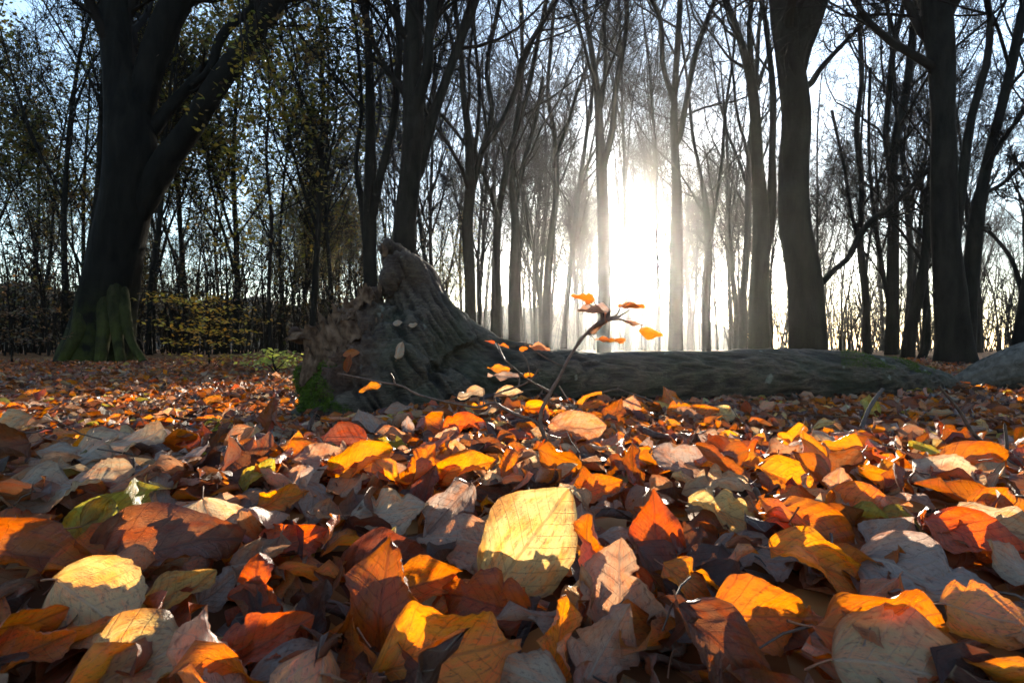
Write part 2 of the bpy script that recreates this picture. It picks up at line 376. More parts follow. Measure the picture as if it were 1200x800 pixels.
def hero_tree(stems, Y, label, seed, name='beech_tree', dens=1.0, lv0=14, moss=False, start=.35, leaves=None, fine=True, bump=.10, ang=.75, rootflare=1.0, blen=.34, group=None, twigr=.0035):
    """stems: list of [(px, py, width_px), ...] read off the photograph as seen, real trunk size at depth Y; first is the trunk"""
    rs = RS(seed); base = at(stems[0][0][0], 408, Y); gx, gy = base[0], Y
    gz = float(hgt(gx, gy)); root = empty(name, (gx, gy, gz)); tag(root, label, 'tree', group)
    org = np.array([gx, gy, gz]); lines = []
    for si, st in enumerate(stems):
        dz = 0 if si == 0 else rs.uniform(-.05, .05) * Y
        if si:
            x0, y0, w0 = st[0]; best = None
            for sj in stems[:si]:
                ys = [q[1] for q in sj][::-1]; xs = [q[0] for q in sj][::-1]; yt = y0 + 1.7 * w0
                if min(ys) <= y0 <= max(ys):
                    xx = float(np.interp(yt, ys, xs)); dd = abs(float(np.interp(y0, ys, xs)) - x0)
                    if best is None or dd < best[0]: best = (dd, (xx, yt, w0 * .55))
            if best: st = [best[1]] + list(st)
        pts = []; n = len(st)
        for k, (px, py, w) in enumerate(st):
            yy = Y + (0 if si == 0 else dz * k / max(1, n - 1))
            pts.append(at(px, py, yy))
        rad = [w * Y / F0 / 2 * math.cos(math.atan((px - 600) / F0)) for px, _, w in st]
        if si == 0:
            pts[0][2] = gz - .12
        # run on above the frame
        d = nz(np.array(pts[-1]) - np.array(pts[-2])); up = np.array([0, 0, 1.0])
        if st[-1][1] <= 5:
            ext = min(9.0, 20 - pts[-1][2]) * rs.uniform(.6, .9)
            if ext > 1:
                for q in range(1, 5):
                    d = nz(d + up * .12 + rs.randn(3) * .07); pts.append(pts[-1] + d * ext / 4); rad.append(rad[-1] * .72)
        P, R_ = resample(pts, rad, 34 if si == 0 else 24); lines.append((P, R_, len(st)))
    for si, (P, R_, _) in enumerate(lines):
        seg = 20 if R_[0] > .12 else 10
        if si == 0 and rootflare:
            hz = np.clip(P[:, 2] - gz, 0, None); R_ = R_ * (1 + .12 * rootflare * np.exp(-hz / .25))
            lines[0] = (P, R_, 0)
        V, Q = tube_arrays(P[None] - org, R_[None], seg, bump=bump, seed=seed)
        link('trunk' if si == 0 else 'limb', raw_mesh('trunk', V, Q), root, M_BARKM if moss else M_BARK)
    # crown: branches down to twigs
    K = 24
    LP = np.stack([resample(P, R_, K)[0] for P, R_, _ in lines]); LR = np.stack([np.interp(np.linspace(0, 1, K), np.linspace(0, 1, len(R_)), R_) for _, R_, _ in lines])
    m1 = int(lv0 * dens)
    lim = LP
    P1, R1 = grow(rs, lim, LR, m1, start, 1.0, ang, blen, .42, 9, .13, .10, .012)
    keep = P1[:, 0, 2] > 1.6; P1, R1 = P1[keep], R1[keep]
    if leaves != 'keep': P1, R1 = seg_filter(P1, R1)
    P2, R2 = grow(rs, P1, R1, 8, .15, 1.0, .75, .46, .5, 7, .16, .07, .007)
    P2, R2 = seg_filter(P2, R2)
    P3, R3 = grow(rs, P2, R2, 7, .12, 1.0, .7, .55, .55, 4, .2, .05, twigr)
    P3, R3 = seg_filter(P3, R3)
    parts = [tube_arrays(P1 - org, R1, 5), tube_arrays(P2 - org, R2, 3), tube_arrays(P3 - org, R3, 3)]; tri = []
    if fine:
        P4, R4 = grow(rs, P3, R3, 4, .1, 1.0, .7, .7, .8, 2, .2, .0, twigr)
        P4, R4 = seg_filter(P4, R4)
        tri.append(spikes(P4 - org, R4))
    link('crown', mixed('crown', parts, tri), root, M_TWIG)
    if isinstance(leaves, dict):
        tips = P3[:, -1] - org; tips = tips[rs.rand(len(tips)) < leaves['p']]
        link('foliage', leaf_quads(rs, tips, leaves['s'], leaves['c'], leaves.get('sp', .15), n=leaves.get('n', 1)), root, M_CROWN)
    if moss: buttress(root, Y, org)
    return root, lines

def buttress(root, Y, base):
    rs = RS(31); org = np.array(root.location)
    for pts in ([(126, 335, 22), (124, 375, 18), (120, 402, 14), (117, 426, 12)], [(136, 325, 20), (136, 368, 15), (138, 398, 11), (142, 426, 10)], [(142, 335, 16), (147, 372, 12), (154, 400, 9), (168, 424, 7)], [(104, 345, 24), (96, 382, 20), (84, 406, 15), (70, 428, 9)]):
        P_, R__ = resample([at(x_, y_, Y - [.12, .36, .50, .62][k_]) for k_, (x_, y_, w_) in enumerate(pts)], [w_ * Y / F0 / 2 for _, _, w_ in pts], 16)
        V_, Q_ = tube_arrays(P_[None] - org, R__[None], 12, bump=.12, seed=5); link('root', raw_mesh('root', V_, Q_), root, M_ROOT)
M_ROOT = bark_mat('mossy_root', (.008, .008, .004), (.035, .034, .014), moss=.35, bump=1.0)
BROWNS = [(.10, .055, .02), (.13, .08, .02), (.07, .04, .02), (.16, .10, .02)]
YGREEN = [(.16, .15, .02), (.22, .17, .02), (.11, .12, .02), (.2, .12, .02)]
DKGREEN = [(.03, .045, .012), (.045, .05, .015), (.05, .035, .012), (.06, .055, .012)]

hero_tree([[(112, 425, 98), (120, 385, 80), (130, 340, 72), (140, 290, 68), (150, 230, 66), (154, 180, 68), (150, 130, 58), (142, 90, 44), (137, 50, 39), (134, 0, 37)],
           [(158, 150, 40), (170, 100, 36), (182, 60, 36), (195, 25, 36), (212, -10, 38)],
           [(168, 235, 40), (196, 188, 34), (224, 150, 29), (246, 112, 28), (268, 80, 28), (290, 50, 23), (308, 22, 21), (326, -12, 20)],
           [(170, 165, 22), (196, 130, 16), (216, 108, 15), (238, 85, 16), (258, 70, 14)],
           [(246, 82, 11), (256, 50, 11), (272, 28, 11), (292, 14, 10), (300, -10, 10)]],
          9.0, 'huge dark beech with a forked trunk and mossy roots beside the yellow sapling', 11, lv0=8, moss=True, start=.45,
          leaves=dict(p=.12, s=.10, c=YGREEN + BROWNS, sp=.12), blen=.30)
hero_tree([[(470, 420, 34), (473, 340, 31), (474, 267, 25), (480, 210, 26), (484, 150, 26), (483, 90, 22), (484, 40, 21), (487, 0, 21)],
           [(483, 140, 18), (492, 110, 14), (501, 80, 13), (503, 40, 12), (507, 0, 12)],
           [(490, 200, 16), (503, 150, 14), (517, 110, 12), (530, 73, 11), (541, 42, 12), (556, 0, 14)]],
          9.5, 'dark three-stemmed beech rising directly behind the broken stump peak', 12, lv0=12, start=.4)
hero_tree([[(434, 412, 20), (434, 340, 18), (433, 267, 15), (434, 200, 14), (434, 133, 12), (432, 60, 9), (428, 0, 8)],
           [(437, 250, 11), (446, 205, 10), (460, 150, 9), (466, 90, 9), (468, 43, 8), (464, 0, 8)],
           [(433, 330, 9), (424, 240, 8), (417, 190, 6), (424, 130, 5), (418, 40, 4), (412, 0, 4)]],
          12.0, 'slim double-stemmed beech just beside the three-stemmed beech, nearer the yellow sapling', 13, lv0=13, start=.3,
          leaves=dict(p=.15, s=.11, c=YGREEN, sp=.15))
hero_tree([[(552, 400, 15), (551, 330, 13), (548, 267, 13), (551, 220, 13), (549, 160, 9), (543, 110, 8), (540, 60, 6), (532, 0, 6)],
           [(553, 225, 9), (564, 180, 8), (577, 130, 7), (570, 80, 5), (586, 0, 5)],
           [(570, 170, 6), (590, 140, 7), (605, 105, 7), (613, 67, 7), (634, 30, 6), (652, 0, 6)],
           [(555, 190, 5), (562, 120, 5), (558, 60, 4), (553, 0, 4)]],
          15.0, 'bare beech forking low into fanned limbs, over the slope of the stump', 14, lv0=12, start=.25)
hero_tree([[(581, 400, 12), (581, 330, 10), (583, 267, 9), (590, 215, 8), (600, 170, 7), (618, 110, 6), (630, 50, 5), (640, 0, 5)],
           [(585, 260, 6), (574, 225, 5), (565, 200, 4), (556, 170, 3)]],
          17.0, 'thin leaning bare tree just beside the fanned beech', 15, lv0=13, start=.25)
hero_tree([[(708, 408, 16), (708, 340, 15), (707, 267, 14), (705, 200, 13), (702, 140, 10), (698, 90, 7), (690, 40, 6), (684, 0, 5)],
           [(706, 200, 9), (718, 150, 8), (722, 100, 7), (732, 50, 6), (735, 0, 5)],
           [(703, 130, 6), (710, 80, 5), (708, 30, 5), (714, 0, 4)],
           [(697, 100, 4), (686, 60, 4), (675, 20, 4), (668, 0, 4)]],
          17.0, 'straight bare tree in the mist, nearest the sun on its stump side', 16, lv0=12, start=.35)
hero_tree([[(792, 405, 17), (792, 330, 16), (793, 267, 14), (793, 220, 12), (790, 160, 9), (790, 120, 8), (793, 67, 8), (797, 0, 7)],
           [(790, 120, 8), (777, 77, 6), (775, 30, 6), (764, 0, 6)],
           [(797, 160, 7), (806, 110, 7), (816, 60, 7), (832, 15, 6), (838, 0, 6)]],
          17.0, 'bare Y-forked tree in the mist, nearest the sun towards the massive beech', 17, lv0=12, start=.35)
hero_tree([[(828, 412, 11), (828, 360, 10), (830, 307, 9), (828, 253, 8), (823, 215, 5), (812, 160, 4), (806, 100, 3), (798, 40, 3)],
           [(830, 290, 6), (838, 240, 5), (846, 190, 4), (850, 130, 4), (860, 60, 3), (862, 0, 3)]],
          17.0, 'slender bare tree parting in a narrow V, in the mist just before the twin-stemmed tree', 18, lv0=12, start=.25, blen=.4)
hero_tree([[(889, 415, 26), (890, 340, 24), (892, 267, 20), (888, 190, 14), (883, 115, 13), (874, 70, 9), (862, 30, 8), (850, 0, 8)],
           [(884, 125, 9), (880, 70, 7), (878, 30, 6), (880, 0, 6)],
           [(896, 300, 14), (904, 240, 12), (905, 180, 9), (906, 110, 8), (900, 50, 6), (892, 0, 6)]],
          12.5, 'twin-stemmed beech close against the massive beech behind the log', 19, lv0=12, start=.4)
hero_tree([[(947, 425, 46), (945, 370, 44), (940, 310, 42), (932, 260, 38), (930, 200, 38), (933, 140, 38), (928, 90, 36), (924, 55, 36), (918, 20, 32), (916, -10, 32)],
           [(935, 70, 30), (946, 35, 29), (957, 0, 28), (966, -30, 26)],
           [(960, 335, 8), (978, 316, 8), (994, 302, 8), (1008, 275, 8), (1022, 258, 8), (1045, 242, 7), (1068, 218, 7), (1092, 196, 6)],
           [(950, 98, 9), (962, 80, 7), (985, 55, 6), (1005, 35, 5), (1030, 12, 4)]],
          9.0, 'massive leaning beech trunk behind the log with one long low side branch', 20, lv0=12, start=.5)
hero_tree([[(1119, 440, 55), (1117, 400, 47), (1112, 330, 37), (1108, 267, 34), (1107, 200, 33), (1106, 133, 30), (1104, 80, 34), (1100, 40, 38), (1097, 0, 40)],
           [(1108, 110, 22), (1096, 55, 24), (1085, 0, 22)],
           [(1118, 290, 14), (1127, 215, 14), (1138, 140, 12), (1157, 70, 10), (1160, 20, 8), (1156, 0, 8)]],
          7.5, 'broad dark beech standing where the two logs meet', 21, lv0=12, start=.45)
hero_tree([[(1131, 405, 22), (1140, 300, 22), (1152, 215, 16), (1170, 140, 13), (1184, 83, 13), (1197, 20, 13), (1202, -10, 12)],
           [(1160, 190, 8), (1178, 160, 7), (1200, 130, 7), (1222, 90, 7)],
           [(1150, 230, 6), (1175, 215, 6), (1200, 190, 5), (1230, 170, 4)]],
          8.5, 'dark beech leaning out close behind the broad dark beech', 22, lv0=12, start=.3)
hero_tree([[(1045, 420, 17), (1046, 340, 16), (1047, 267, 14), (1046, 200, 12), (1052, 150, 11), (1060, 117, 11), (1067, 67, 10), (1073, 0, 9)],
           [(1045, 200, 8), (1038, 165, 8), (1041, 120, 8), (1045, 67, 7), (1060, 0, 7)],
           [(1040, 350, 6), (1030, 290, 6), (1022, 230, 5), (1018, 160, 4), (1020, 80, 4)]],
          13.0, 'dark tree splitting into two upright stems between the two largest beeches', 23, lv0=12, start=.25)
hero_tree([[(1062, 420, 18), (1068, 380, 16), (1078, 340, 14), (1085, 290, 12), (1087, 250, 11), (1092, 200, 10), (1096, 140, 8), (1090, 80, 6)],
           [(1082, 415, 12), (1086, 370, 11), (1084, 320, 9), (1093, 280, 8)]],
          10.5, 'crooked dark tree leaning towards the broad dark beech', 24, lv0=12, start=.25)
hero_tree([[(1195, 430, 34), (1200, 370, 20), (1206, 310, 16), (1204, 250, 12), (1214, 180, 10)],
           [(1200, 350, 9), (1188, 310, 7), (1176, 290, 6), (1158, 270, 5)]],
          7.0, 'leaning tree at the picture edge behind the striped second log', 25, lv0=12, start=.2)
hero_tree([[(1016, 415, 11), (1014, 340, 10), (1008, 290, 9), (1010, 220, 8), (1004, 150, 7), (1010, 90, 6), (1006, 0, 5)],
           [(1010, 300, 6), (998, 250, 5), (990, 200, 4), (975, 130, 4)]],
          14.0, 'slim dark tree crossing behind the long low side branch', 26, lv0=13, start=.25)
hero_tree([[(640, 404, 10), (641, 340, 9), (646, 280, 8), (652, 220, 7), (650, 160, 6), (642, 110, 5), (646, 50, 4), (650, 0, 4)],
           [(650, 190, 5), (664, 150, 4), (676, 110, 4), (690, 70, 3)]],
          20.0, 'slender pale tree in the mist midway between stump and sun', 27, lv0=13, start=.25, twigr=.005)
hero_tree([[(603, 404, 14), (602, 330, 12), (604, 267, 11), (600, 210, 8), (604, 150, 6), (612, 90, 5), (610, 0, 5)],
           [(604, 240, 7), (614, 190, 6), (628, 140, 5), (636, 90, 4)]],
          19.0, 'misty forked tree just past the thin leaning bare tree', 28, lv0=13, start=.25, twigr=.005)

# ---- far trees: a few kinds, copied
def bg_kind(seed, H, rad, nst, kind, leafy=None, twigr=.008, low=.28, bl=.38, p1s=.25):
    rs = RS(seed); K = 16
    tr = np.zeros((1, K, 3)); d = np.array([0, 0, 1.0]); st = H / (K - 1)
    for k in range(1, K):
        d = nz(d + rs.randn(3) * .035 + [0, 0, .03]); tr[0, k] = tr[0, k - 1] + d * st
    TR = (rad * np.linspace(1, .25, K) ** .9)[None]; TR[0, 0] *= 1.35
    tr[0, :, 2] -= .15
    S, SR = grow(rs, tr, TR, nst, low, .62, .38, .62, .62, 14, .07, .10, .02)
    AP = np.concatenate([resample(tr[0], TR[0], 14)[0][None], S]); AR = np.concatenate([np.interp(np.linspace(0, 1, 14), np.linspace(0, 1, K), TR[0])[None], SR])
    P1, R1 = grow(rs, AP, AR, 13, p1s, 1, .7, bl, .45, 8, .13, .09, .012)
    P2, R2 = grow(rs, P1, R1, 7, .15, 1, .75, .46, .5, 6, .16, .05, .008)
    P3, R3 = grow(rs, P2, R2, 14, .1, 1, .75, .68, .8, 2, .22, .03, twigr)
    V1, Q1 = tube_arrays(tr, TR, 10, bump=.06); V2, Q2 = tube_arrays(S, SR, 7)
    mc = mixed('far_crown', [tube_arrays(P1, R1, 4), tube_arrays(P2, R2, 3)], [spikes(P3, R3)])
    mt = raw_mesh('far_trunk', V1, Q1); mt.materials.append(M_BARK)
    ml = raw_mesh('far_limbs', *[x for x in join([(V2, Q2)])]); ml.materials.append(M_BARK)
    mc.materials.append(M_TWIG)
    mf = None
    if leafy:
        tips = np.concatenate([P3[:, -1], P3[:, 1]]); tips = tips[rs.rand(len(tips)) < leafy['p']]
        mf = leaf_quads(rs, tips, leafy['s'], leafy['c'], leafy.get('sp', .2), n=leafy.get('n', 1)); mf.materials.append(M_CROWN)
    return mt, ml, mc, mf
KINDS = [bg_kind(101, 17, .13, 3, 0), bg_kind(102, 19, .15, 4, 0), bg_kind(103, 15, .10, 2, 0, low=.2), bg_kind(104, 18, .165, 3, 0, low=.35), bg_kind(105, 13, .08, 2, 0, low=.15)]
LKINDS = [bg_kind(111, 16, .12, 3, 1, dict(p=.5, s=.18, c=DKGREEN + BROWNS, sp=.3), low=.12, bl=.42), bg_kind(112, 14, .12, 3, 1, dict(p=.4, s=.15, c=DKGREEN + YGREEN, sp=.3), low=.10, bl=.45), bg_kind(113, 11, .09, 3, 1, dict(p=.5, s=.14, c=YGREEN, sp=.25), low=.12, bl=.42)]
HT = [(-150, 'the far picture edge'), (112, 'the huge forked beech'), (246, 'the yellow sapling'), (434, 'the slim double-stemmed beech'), (478, 'the three-stemmed beech'), (550, 'the fanned beech'),
      (582, 'the thin leaning tree'), (645, 'the slender pale tree'), (708, 'the straight misty tree'), (792, 'the Y-forked tree'), (828, 'the narrow V tree'), (892, 'the twin-stemmed beech'), (940, 'the massive beech'),
      (1012, 'the slim dark tree'), (1047, 'the two-stem dark tree'), (1110, 'the broad dark beech'), (1190, 'the edge tree'), (1400, 'the picture edge')]
ORD = 'first second third fourth fifth sixth seventh eighth ninth tenth eleventh twelfth'.split()
far_trees = []
def name_far_trees():
    far_trees.sort(key=lambda q: q[0]); seen = {}
    for px, o, d in far_trees:
        i = max(k for k in range(len(HT)) if HT[k][0] <= max(px, HT[0][0])); kind = 'leafy' if o.name.startswith('leafy') else 'bare'
        far = 'distant' if d > 36 else 'thin'; n = seen.get((i, kind, far), 0); seen[(i, kind, far)] = n + 1; lean = n >= 12
        o['label'] = f"{ORD[n % 12]} {'more ' if lean else ''}{far} {kind} tree from {HT[i][1]} towards {HT[min(i + 1, len(HT) - 1)][1].replace('the ', '', 1)}"
HIGH = bg_kind(121, 21.5, .12, 3, 0, low=.5, bl=.4, p1s=.58)
def put_tree(k, x, y, rz, s, label, group):
    mt, ml, mc, mf = k; r = empty('bare_tree' if mf is None else 'leafy_tree', (x, y, float(hgt(x, y))), rz); r.scale = (s, s, s)
    tag(r, label, 'tree', group); far_trees.append((600 + x / y * F0, r, y))
    link('trunk', mt, r); link('limb', ml, r); link('crown', mc, r)
    if mf is not None: link('foliage', mf, r)
rb = random.Random(5)
placed = []
def scatter(n, px0, px1, d0, d1, kinds, label, group, gap=(741, 766), mind=1.3, s0=.85, s1=1.2):
    c = 0; tries = 0
    while c < n and tries < n * 40:
        tries += 1; px = rb.uniform(px0, px1); Y = d0 + (d1 - d0) * rb.random() ** .8
        if abs(px - 752) < 4 + 1350 / Y: continue
        x = (px - 600) / F0 * Y
        if any(math.hypot(x - a, Y - b) < mind for a, b in placed): continue
        placed.append((x, Y)); c += 1
        s = rb.uniform(s0, s1); s = min(s, 1.15)
        put_tree(rb.choice(kinds), x, Y, rb.uniform(0, 6.28), s, label, group)
scatter(44, 500, 880, 24, 66, KINDS, 'slender bare tree among many alike in the bright mist behind the log', 'bare trees in the bright mist')
scatter(40, 840, 1260, 19, 55, [KINDS[2], KINDS[4], KINDS[0]], 'dark bare tree among many alike in the wood beyond the massive beech', 'bare trees in the wood beyond the massive beech', s0=.65, s1=1.0)
scatter(20, 330, 520, 24, 55, [KINDS[2], KINDS[4], KINDS[0]] + [LKINDS[2]], 'thin tree among many alike in the wood behind the stump', 'thin trees behind the stump')
scatter(18, -60, 420, 15, 26, [KINDS[4], LKINDS[2]], 'thin tree among many alike in the dark wood behind the yellow sapling', 'thin trees of the dark wood')
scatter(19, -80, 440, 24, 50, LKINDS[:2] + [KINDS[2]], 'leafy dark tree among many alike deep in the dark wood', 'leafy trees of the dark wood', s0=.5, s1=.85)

scatter(4, 980, 1260, 13, 20, [KINDS[4], KINDS[2]], '', 'bare trees in the wood beyond the massive beech', s0=.7, s1=1.0)
scatter(8, 690, 810, 36, 66, [KINDS[2], KINDS[4], KINDS[0]], '', 'bare trees in the bright mist')
for px, Y in ((736, 29), (770, 32), (734, 40), (772, 44), (741, 55), (765, 60), (752, 66), (727, 48), (780, 53), (757, 50)):
    put_tree(HIGH, (px - 600) / F0 * Y, Y, rb.uniform(0, 6.28), rb.uniform(.92, 1.05), '', 'bare trees in the bright mist')
name_far_trees()

# ---- far-off wood that reads as one mass
def far_woods():
    rs = RS(77)
    for name, n, a0, a1, d0, d1, h0, h1, lab in (('far_woods', 900, -1.35, 1.35, 62, 110, 7, 13, 'distant wood closing the view as one grey mass'),
                                        ('undergrowth', 1100, -.95, -.12, 17, 50, 1.2, 4.0, 'dark tangled undergrowth in the wood behind the yellow sapling'),
                                        ('undergrowth', 600, .36, .95, 24, 60, 1.2, 4.5, 'bare tangled undergrowth among the trees beyond the massive beech')):
        th = rs.uniform(a0, a1, n); d = rs.uniform(d0, d1, n); x = d * np.sin(th); y = d * np.cos(th)
        H = rs.uniform(h0, h1, n); K = 6; P = np.zeros((n, K, 3)); P[:, 0] = np.c_[x, y, hgt(x, y)]; dr = nz(np.c_[rs.randn(n, 2) * .12, np.ones(n)])
        for k in range(1, K): dr = nz(dr + rs.randn(n, 3) * .08 + [0, 0, .05]); P[:, k] = P[:, k - 1] + dr * (H / (K - 1))[:, None]
        R_ = (H * .007 + .01)[:, None] * np.linspace(1, .3, K)
        P1, R1 = grow(rs, P, R_, 7, .15, 1, .8, .35, .5, 3, .2, .08, .012)
        P2, R2 = grow(rs, P1, R1, 4, .1, 1, .8, .5, .9, 2, .2, .0, .012)
        me = mixed(name, [tube_arrays(P, R_, 4), tube_arrays(P1, R1, 3)], [spikes(P2, R2)]); me.materials.append(M_TWIG)
        o = link(name, me); tag(o, lab, 'undergrowth' if name == 'undergrowth' else 'woods', None, 'stuff')
        if a1 < 0:
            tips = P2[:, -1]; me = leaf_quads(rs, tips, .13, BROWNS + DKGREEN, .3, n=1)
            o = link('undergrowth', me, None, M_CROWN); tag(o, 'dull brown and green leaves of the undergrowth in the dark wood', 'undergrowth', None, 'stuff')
far_woods()
def hill():
    """low wooded rise far beyond the log"""
    A, K = 220, 10; th = np.linspace(-1.3, .42, A); V = []
    for k in range(K):
        d = 96 + 40 * k / (K - 1); q = math.sin(math.pi * min(1, k / (K - 1) * 1.25) * .5)
        hh = (9.5 + 2.2 * fbm(np.stack([th * 14, th * 0, th * 0 + k * .3], -1), 5, 5)) * q * np.clip((.42 - th) / .22, 0, 1) ** .7
        V.append(np.stack([d * np.sin(th), d * np.cos(th), hh - .3], -1))
    V = np.concatenate(V); i, j = np.meshgrid(np.arange(K - 1), np.arange(A - 1), indexing='ij'); a = i * A + j
    Q = np.stack([a, a + 1, a + A + 1, a + A], -1).reshape(-1, 4)
    o = link('hill', raw_mesh('hill', V, Q), None, simple_mat('wooded_slope', (.03, .025, .018), .95, .05, (.08, .06, .04), .6)); tag(o, 'low wooded rise far behind the misty trees', None, None, 'structure')
hill()
def woods_behind():
    rs = RS(88); n = 110; th = rs.uniform(1.25, 2 * math.pi - 1.25, n); d = rs.uniform(9, 36, n); x = d * np.sin(th); y = d * np.cos(th); K = 8
    P = np.zeros((n, K, 3)); P[:, 0] = np.c_[x, y, hgt(x, y)]; H = rs.uniform(8, 17, n); dr = nz(np.c_[rs.randn(n, 2) * .08, np.ones(n)])
    for k in range(1, K): dr = nz(dr + rs.randn(n, 3) * .05 + [0, 0, .05]); P[:, k] = P[:, k - 1] + dr * (H / (K - 1))[:, None]
    R_ = (H * .009 + .02)[:, None] * np.linspace(1, .3, K)
    P1, R1 = grow(rs, P, R_, 14, .05, 1, .9, .28, .4, 5, .2, .06, .012)
    P2, R2 = grow(rs, P1, R1, 5, .1, 1, .8, .5, .6, 3, .2, .0, .012)
    V, Q = join([tube_arrays(P, R_, 6), tube_arrays(P1, R1, 3), tube_arrays(P2, R2, 3)])
    me = raw_mesh('woods_behind', V, Q); me.materials.append(M_TWIG); o = link('surrounding_woods', me); tag(o, 'the wood going on behind the place where the photographer lies', 'woods', None, 'stuff')
    tips = np.concatenate([P2[:, -1], P2[:, 1]]); me = leaf_quads(rs, tips, .32, [(.16, .08, .03), (.12, .08, .02), (.2, .12, .03), (.10, .055, .02)], .35, n=1); me.materials.append(M_CROWN)
    o = link('surrounding_foliage', me); tag(o, 'brown autumn foliage of the wood behind the photographer', 'foliage', None, 'stuff')
woods_behind()

# ------------------------------------------------------------------ fallen trunk with its broken root flare
def fallen_tree():
    root = empty('fallen_tree', (.1, 2.45, 0)); tag(root, 'long fallen trunk with a broken root stump at one end, lying in the leaves', 'fallen tree')
    T = []
    def add(pts, K=24, S=16):
        P, R_ = resample([p[:3] for p in pts], [p[3] for p in pts], K); T.append((P, R_, S))
    def p3(px, py, Y, w): return (*at(px, py, Y), w * Y / F0 / 2)
    # the log itself (px, py centre, depth, thickness)
    add([p3(430, 460, 2.25, 110), p3(500, 452, 2.28, 112), p3(560, 446, 2.32, 82), p3(620, 441, 2.38, 66), p3(700, 442, 2.48, 56), p3(800, 443, 2.6, 60), p3(900, 441, 2.75, 63), p3(1000, 444, 2.9, 60), p3(1060, 448, 3.05, 50), p3(1105, 455, 3.2, 34), p3(1130, 466, 3.3, 14)], 70, 26)
    # flare ridge up to the peak
    add([p3(625, 430, 2.38, 46), p3(580, 421, 2.36, 54), p3(545, 410, 2.34, 56), p3(519, 390, 2.32, 60), p3(500, 360, 2.3, 50), p3(486, 334, 2.3, 42), p3(476, 318, 2.3, 30)], 34, 18)
    add([p3(520, 420, 2.26, 90), p3(500, 385, 2.26, 84), p3(486, 350, 2.28, 60), p3(474, 322, 2.28, 44), p3(466, 308, 2.28, 30), p3(456, 294, 2.26, 18), p3(451, 288, 2.22, 8)], 30, 18)
    add([p3(500, 350, 2.26, 30), p3(484, 322, 2.24, 30), p3(468, 312, 2.22, 26), p3(460, 325, 2.2, 22), p3(456, 345, 2.2, 12)], 20, 14)
    # body toward the camera, spreading roots
    add([p3(500, 400, 2.22, 80), p3(470, 420, 2.14, 84), p3(430, 440, 2.06, 76), p3(395, 462, 2.0, 58), p3(362, 486, 1.98, 34), p3(346, 492, 1.98, 26)], 30, 18)
    add([p3(470, 430, 2.1, 80), p3(440, 465, 2.0, 70), p3(400, 492, 1.93, 44), p3(370, 500, 1.9, 30)], 24, 16)
    add([p3(560, 440, 2.25, 56), p3(520, 465, 2.12, 60), p3(470, 490, 1.98, 50), p3(420, 515, 1.88, 34)], 24, 16)
    # torn side
    add([p3(470, 400, 2.2, 70), p3(440, 392, 2.18, 66), p3(412, 398, 2.14, 54), p3(390, 410, 2.12, 40), p3(378, 430, 2.08, 34), p3(368, 455, 2.04, 30)], 28, 16)
    add([p3(425, 400, 2.14, 56), p3(405, 380, 2.14, 36), p3(380, 382, 2.12, 20), p3(358, 388, 2.1, 13), p3(340, 391, 2.08, 5)], 22, 12)
    add([p3(440, 385, 2.22, 48), p3(428, 365, 2.22, 34), p3(436, 350, 2.2, 22), p3(441, 338, 2.18, 11)], 16, 12)
    add([p3(400, 390, 2.14, 30), p3(412, 368, 2.16, 22), p3(424, 352, 2.18, 16)], 14, 10)
    V, Q = join([tube_arrays(P[None], R_[None], S) for P, R_, S in T])
    caps = []; o = 0
    for P, R_, S in T:
        caps.append(list(range(o, o + S))[::-1]); caps.append(list(range(o + (len(P) - 1) * S, o + len(P) * S))); o += len(P) * S
    me = bpy.data.meshes.new('wood'); me.from_pydata([tuple(v) for v in V], [], [tuple(q) for q in Q.tolist()] + [tuple(c) for c in caps]); me.update()
    ob = bpy.data.objects.new('tmp', me); C.objects.link(ob)
    md = ob.modifiers.new('r', 'REMESH'); md.mode = 'VOXEL'; md.voxel_size = .0072
    ms = ob.modifiers.new('s', 'SMOOTH'); ms.iterations = 3; ms.factor = .6
    dg = bpy.context.evaluated_depsgraph_get(); m2 = bpy.data.meshes.new_from_object(ob.evaluated_get(dg)); bpy.data.objects.remove(ob)
    n = len(m2.vertices); co = np.empty(n * 3, np.float32); m2.vertices.foreach_get('co', co); co = co.reshape(-1, 3).astype(float)
    no = np.empty(n * 3, np.float32); m2.vertex_normals.foreach_get('vector', no); no = no.reshape(-1, 3)
    px, py = proj(co)
    # grain runs along the log and turns up into the flare
    k = np.clip((600 - px) / 160, 0, 1)
    th = k * 1.0
    Xr = co[:, 0] * np.cos(th) - (co[:, 2] - .2) * np.sin(th) * 1.0; Zr = co[:, 0] * np.sin(th) + (co[:, 2] - .2) * np.cos(th)
    wob = noise3(co * 5, 1) * .03
    g1 = fbm(np.stack([Xr * 3.2, co[:, 1] * 22, (Zr + wob) * 34], -1), 3, 21)
    ridge = 1 - np.abs(g1) * 1.6
    lump = fbm(co * 5.5, 3, 31)
    torn = np.clip((455 - px) / 40, 0, 1) * np.clip((470 - py) / 30, 0, 1)
    g2 = .55 - 1.5 * np.abs(fbm(np.stack([co[:, 0] * 26, co[:, 1] * 26, co[:, 2] * 7 + co[:, 0] * 5], -1), 3, 41))
    right = np.clip((px - 560) / 200, 0, 1)
    d = ridge * (.0125 - .004 * right) * (1 - torn) + lump * (.020 - .010 * right) + torn * g2 * .030
    d += np.where(px < 470, fbm(co * 13, 2, 55) * .012, 0)
    co2 = co + no * d[:, None]
    m2.vertices.foreach_set('co', (co2 - np.array([.1, 2.45, 0])).astype(np.float32).ravel())
    m2.polygons.foreach_set('use_smooth', np.full(len(m2.polygons), True)); m2.update()
    groove = np.clip(.5 + ridge * .35 * (1 - torn) + g2 * .3 * torn, 0, 1)
